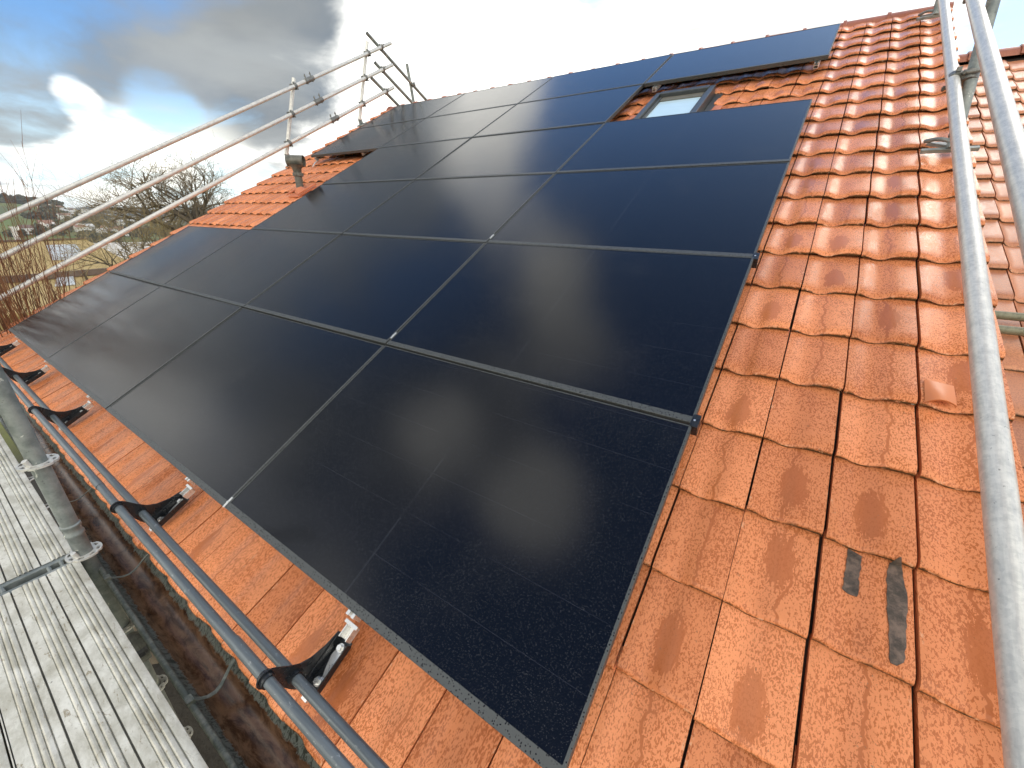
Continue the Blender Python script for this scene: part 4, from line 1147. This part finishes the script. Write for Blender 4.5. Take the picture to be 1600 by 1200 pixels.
b = MB(); b.box(cq-Vector((.12, .17, .3)), cq+Vector((.12, .17, 1.0))); b.box(cq+Vector((-.17, -.22, 1.0)), cq+Vector((.17, .22, 1.08))); b.build('chimney', mat('white_chimney', color=(.72, .71, .67), rough=.7), sh)

# ------------------------------------------------------------------ far houses, woods
M_hw = mat('white_house_wall', lambda nb, b: nb.put(b.inputs['Base Color'], nb.mix(objrand(nb), (.62, .58, .50), (.85, .84, .80))), rough=.8)
M_hr = mat('house_roof', lambda nb, b: nb.put(b.inputs['Base Color'], nb.mix(objrand(nb), (.10, .075, .07), (.30, .16, .11))), rough=.8)
M_hr2 = mat('pale_house_roof', color=(.55, .53, .50), rough=.7)
M_pane = mat('dark_window', color=(.03, .035, .04), rough=.2)
def far_house(pos, w, d, h, rot, label, group, pale=False):
    t = thing('house', label, 'house', pos, (0, 0, rot), group)
    b = MB(); b.poly([(-w/2, -d/2, -2), (-w/2, d/2, -2), (-w/2, d/2, h), (-w/2, 0, h+d*.33), (-w/2, -d/2, h)], (w, 0, 0)); b.build('wall', M_hw, t)
    b = MB()
    for s in (-1, 1):
        b.poly([(-w/2-.4, 0, h+d*.33+.25), (-w/2-.4, s*(d/2+.5), h-.05), (-w/2-.4, s*(d/2+.5), h-.3), (-w/2-.4, 0, h+d*.33)], (w+.8, 0, 0))
    b.build('roof', M_hr2 if pale else M_hr, t)
    b = MB()
    for s in (-1, 1):
        for q in (-.3, 0, .3):
            b.box((q*w-.6, s*(d/2)-.05, h*.45), (q*w+.6, s*(d/2)+.05, h*.45+1.3))
    b.build('window', M_pane, t)
rnd = random.Random(5)
spots = []
for (x0, x1, y0, y1, n) in ((62, 84, 355, 361, 3), (66, 96, 326, 334, 5), (100, 124, 334, 346, 10), (112, 190, 331, 340, 16), (125, 142, 357, 364, 3), (160, 215, 345, 372, 10), (200, 300, 334, 352, 14), (40, 52, 366, 370, 1)):
    for i in range(n): spots.append((rnd.uniform(x0, x1), rnd.uniform(y0, y1)))
for (x, y) in spots:
    p = hit(x, y, 320)
    far_house(Vector((p.x, p.y, H(p.x, p.y)+2.5)), rnd.uniform(9, 14), rnd.uniform(8, 10), rnd.uniform(4.5, 6.5), rnd.uniform(0, 3.1), 'small pale house far off among the trees of the valley', 'houses scattered over the far valley', rnd.random() < .45)
pw = hit(118, 372, 60)
# white cars/vans yard is hidden; two long white halls behind the shed
for (x, y, w, lab) in ((163, 404, 12, 'low white hall beyond the end of the yellow shed'), (190, 402, 9, 'pale blue-grey hall partly hidden by twigs near the tile edge')):
    p = at(x, y, 85); far_house(Vector((p.x, p.y, p.z-3.5)), w, 7, 3.0, R_(70), lab, 'halls behind the shed', True)
# woods
def f_wood(nb, b):
    r = isl(nb); nb.put(b.inputs['Base Color'], nb.mix(nb.math('FRACT', nb.math('MULTIPLY', r, 7.7)), (.040, .046, .024), (.150, .130, .075)))
M_wood_far = mat('woodland', f_wood, rough=.95)
def clump(mb, p, r, h, rnd, conifer):
    # one crown: a cloud of small leaf-clump faces
    n = 46
    for i in range(n):
        f = rnd.random()
        if conifer: rr = r*(1-f)*.8+.1*r; z = h*f
        else: rr = r*math.sqrt(max(0, 1-(2*f-1)**2))*rnd.uniform(.5, 1.05); z = h*(.25+.75*f)
        a = rnd.uniform(0, 2*PI); c = p+Vector((rr*math.cos(a), rr*math.sin(a), z)); s = r*rnd.uniform(.25, .5)
        e1 = Vector((rnd.gauss(0, 1), rnd.gauss(0, 1), rnd.gauss(0, 1))).normalized()*s; e2 = e1.orthogonal().normalized()*s*.8
        mb.add([c-e1, c-e2, c+e1, c+e2], [(0, 1, 2, 3)])
def wood(name, label, pts):
    mb = MB(); rnd = random.Random(len(pts))
    for (p, r, h, con) in pts: clump(mb, p, r, h, rnd, con)
    o = mb.build(name, M_wood_far); tag(o, label, 'wood', kind='stuff'); return o
pts = []
for i in range(420):
    az = R_(rnd.uniform(-97, -79.6)); r = rnd.uniform(1380, 1580); x, y = r*math.sin(az), r*math.cos(az); pts.append((Vector((x, y, H(x, y)-1)), rnd.uniform(6, 9), rnd.uniform(13, 20), rnd.random() < .6))
wood('hilltop_wood', 'dark wood along the top of the green hill at far left', pts)
pts = []
for (x0, x1, y0, y1, n) in ((68, 100, 329, 342, 40), (70, 104, 341, 344, 14), (55, 112, 355, 370, 45), (105, 215, 336, 352, 110), (128, 195, 348, 384, 110), (195, 345, 332, 372, 150), (40, 60, 340, 343, 10), (0, 66, 370, 372, 8)):
    for i in range(n):
        p = hit(rnd.uniform(x0, x1), rnd.uniform(y0, y1), 300); d_ = (p-CAM).length; s = min(1.6, d_/700); pts.append((Vector((p.x, p.y, H(p.x, p.y)-.5)), rnd.uniform(2.5, 5)*s, rnd.uniform(4, 8)*s, False))
wood('valley_woodland', 'brownish hedges and woodland filling the valley below the horizon', pts)

pA, pB = at(1380, 172, 30), at(1720, 48, 26)
t = thing('overhead_cable', 'thin overhead cable crossing the sky behind the right scaffold tubes', 'cable', pA)
b = MB(); b.path([pA.lerp(pB, q/12)-pA+Vector((0, 0, -.35*4*(q/12)*(1-q/12))) for q in range(13)], .010, 6); b.build('wire', M_black, t)

# ------------------------------------------------------------------ valley haze
hm = MB(); hm.box((-9500, -9500, -75), (9500, 9500, 62))
Mh = bpy.data.materials.new('valley_haze'); Mh.use_nodes = True
nt_ = Mh.node_tree; nt_.nodes.remove(nt_.nodes['Principled BSDF'])
pv = nt_.nodes.new('ShaderNodeVolumePrincipled'); pv.inputs['Density'].default_value = 1.0e-4
pv.inputs['Color'].default_value = (.80, .88, .97, 1)
nt_.links.new(pv.outputs[0], nt_.nodes['Material Output'].inputs['Volume'])
hz = hm.build('haze', Mh); tag(hz, kind='stuff')
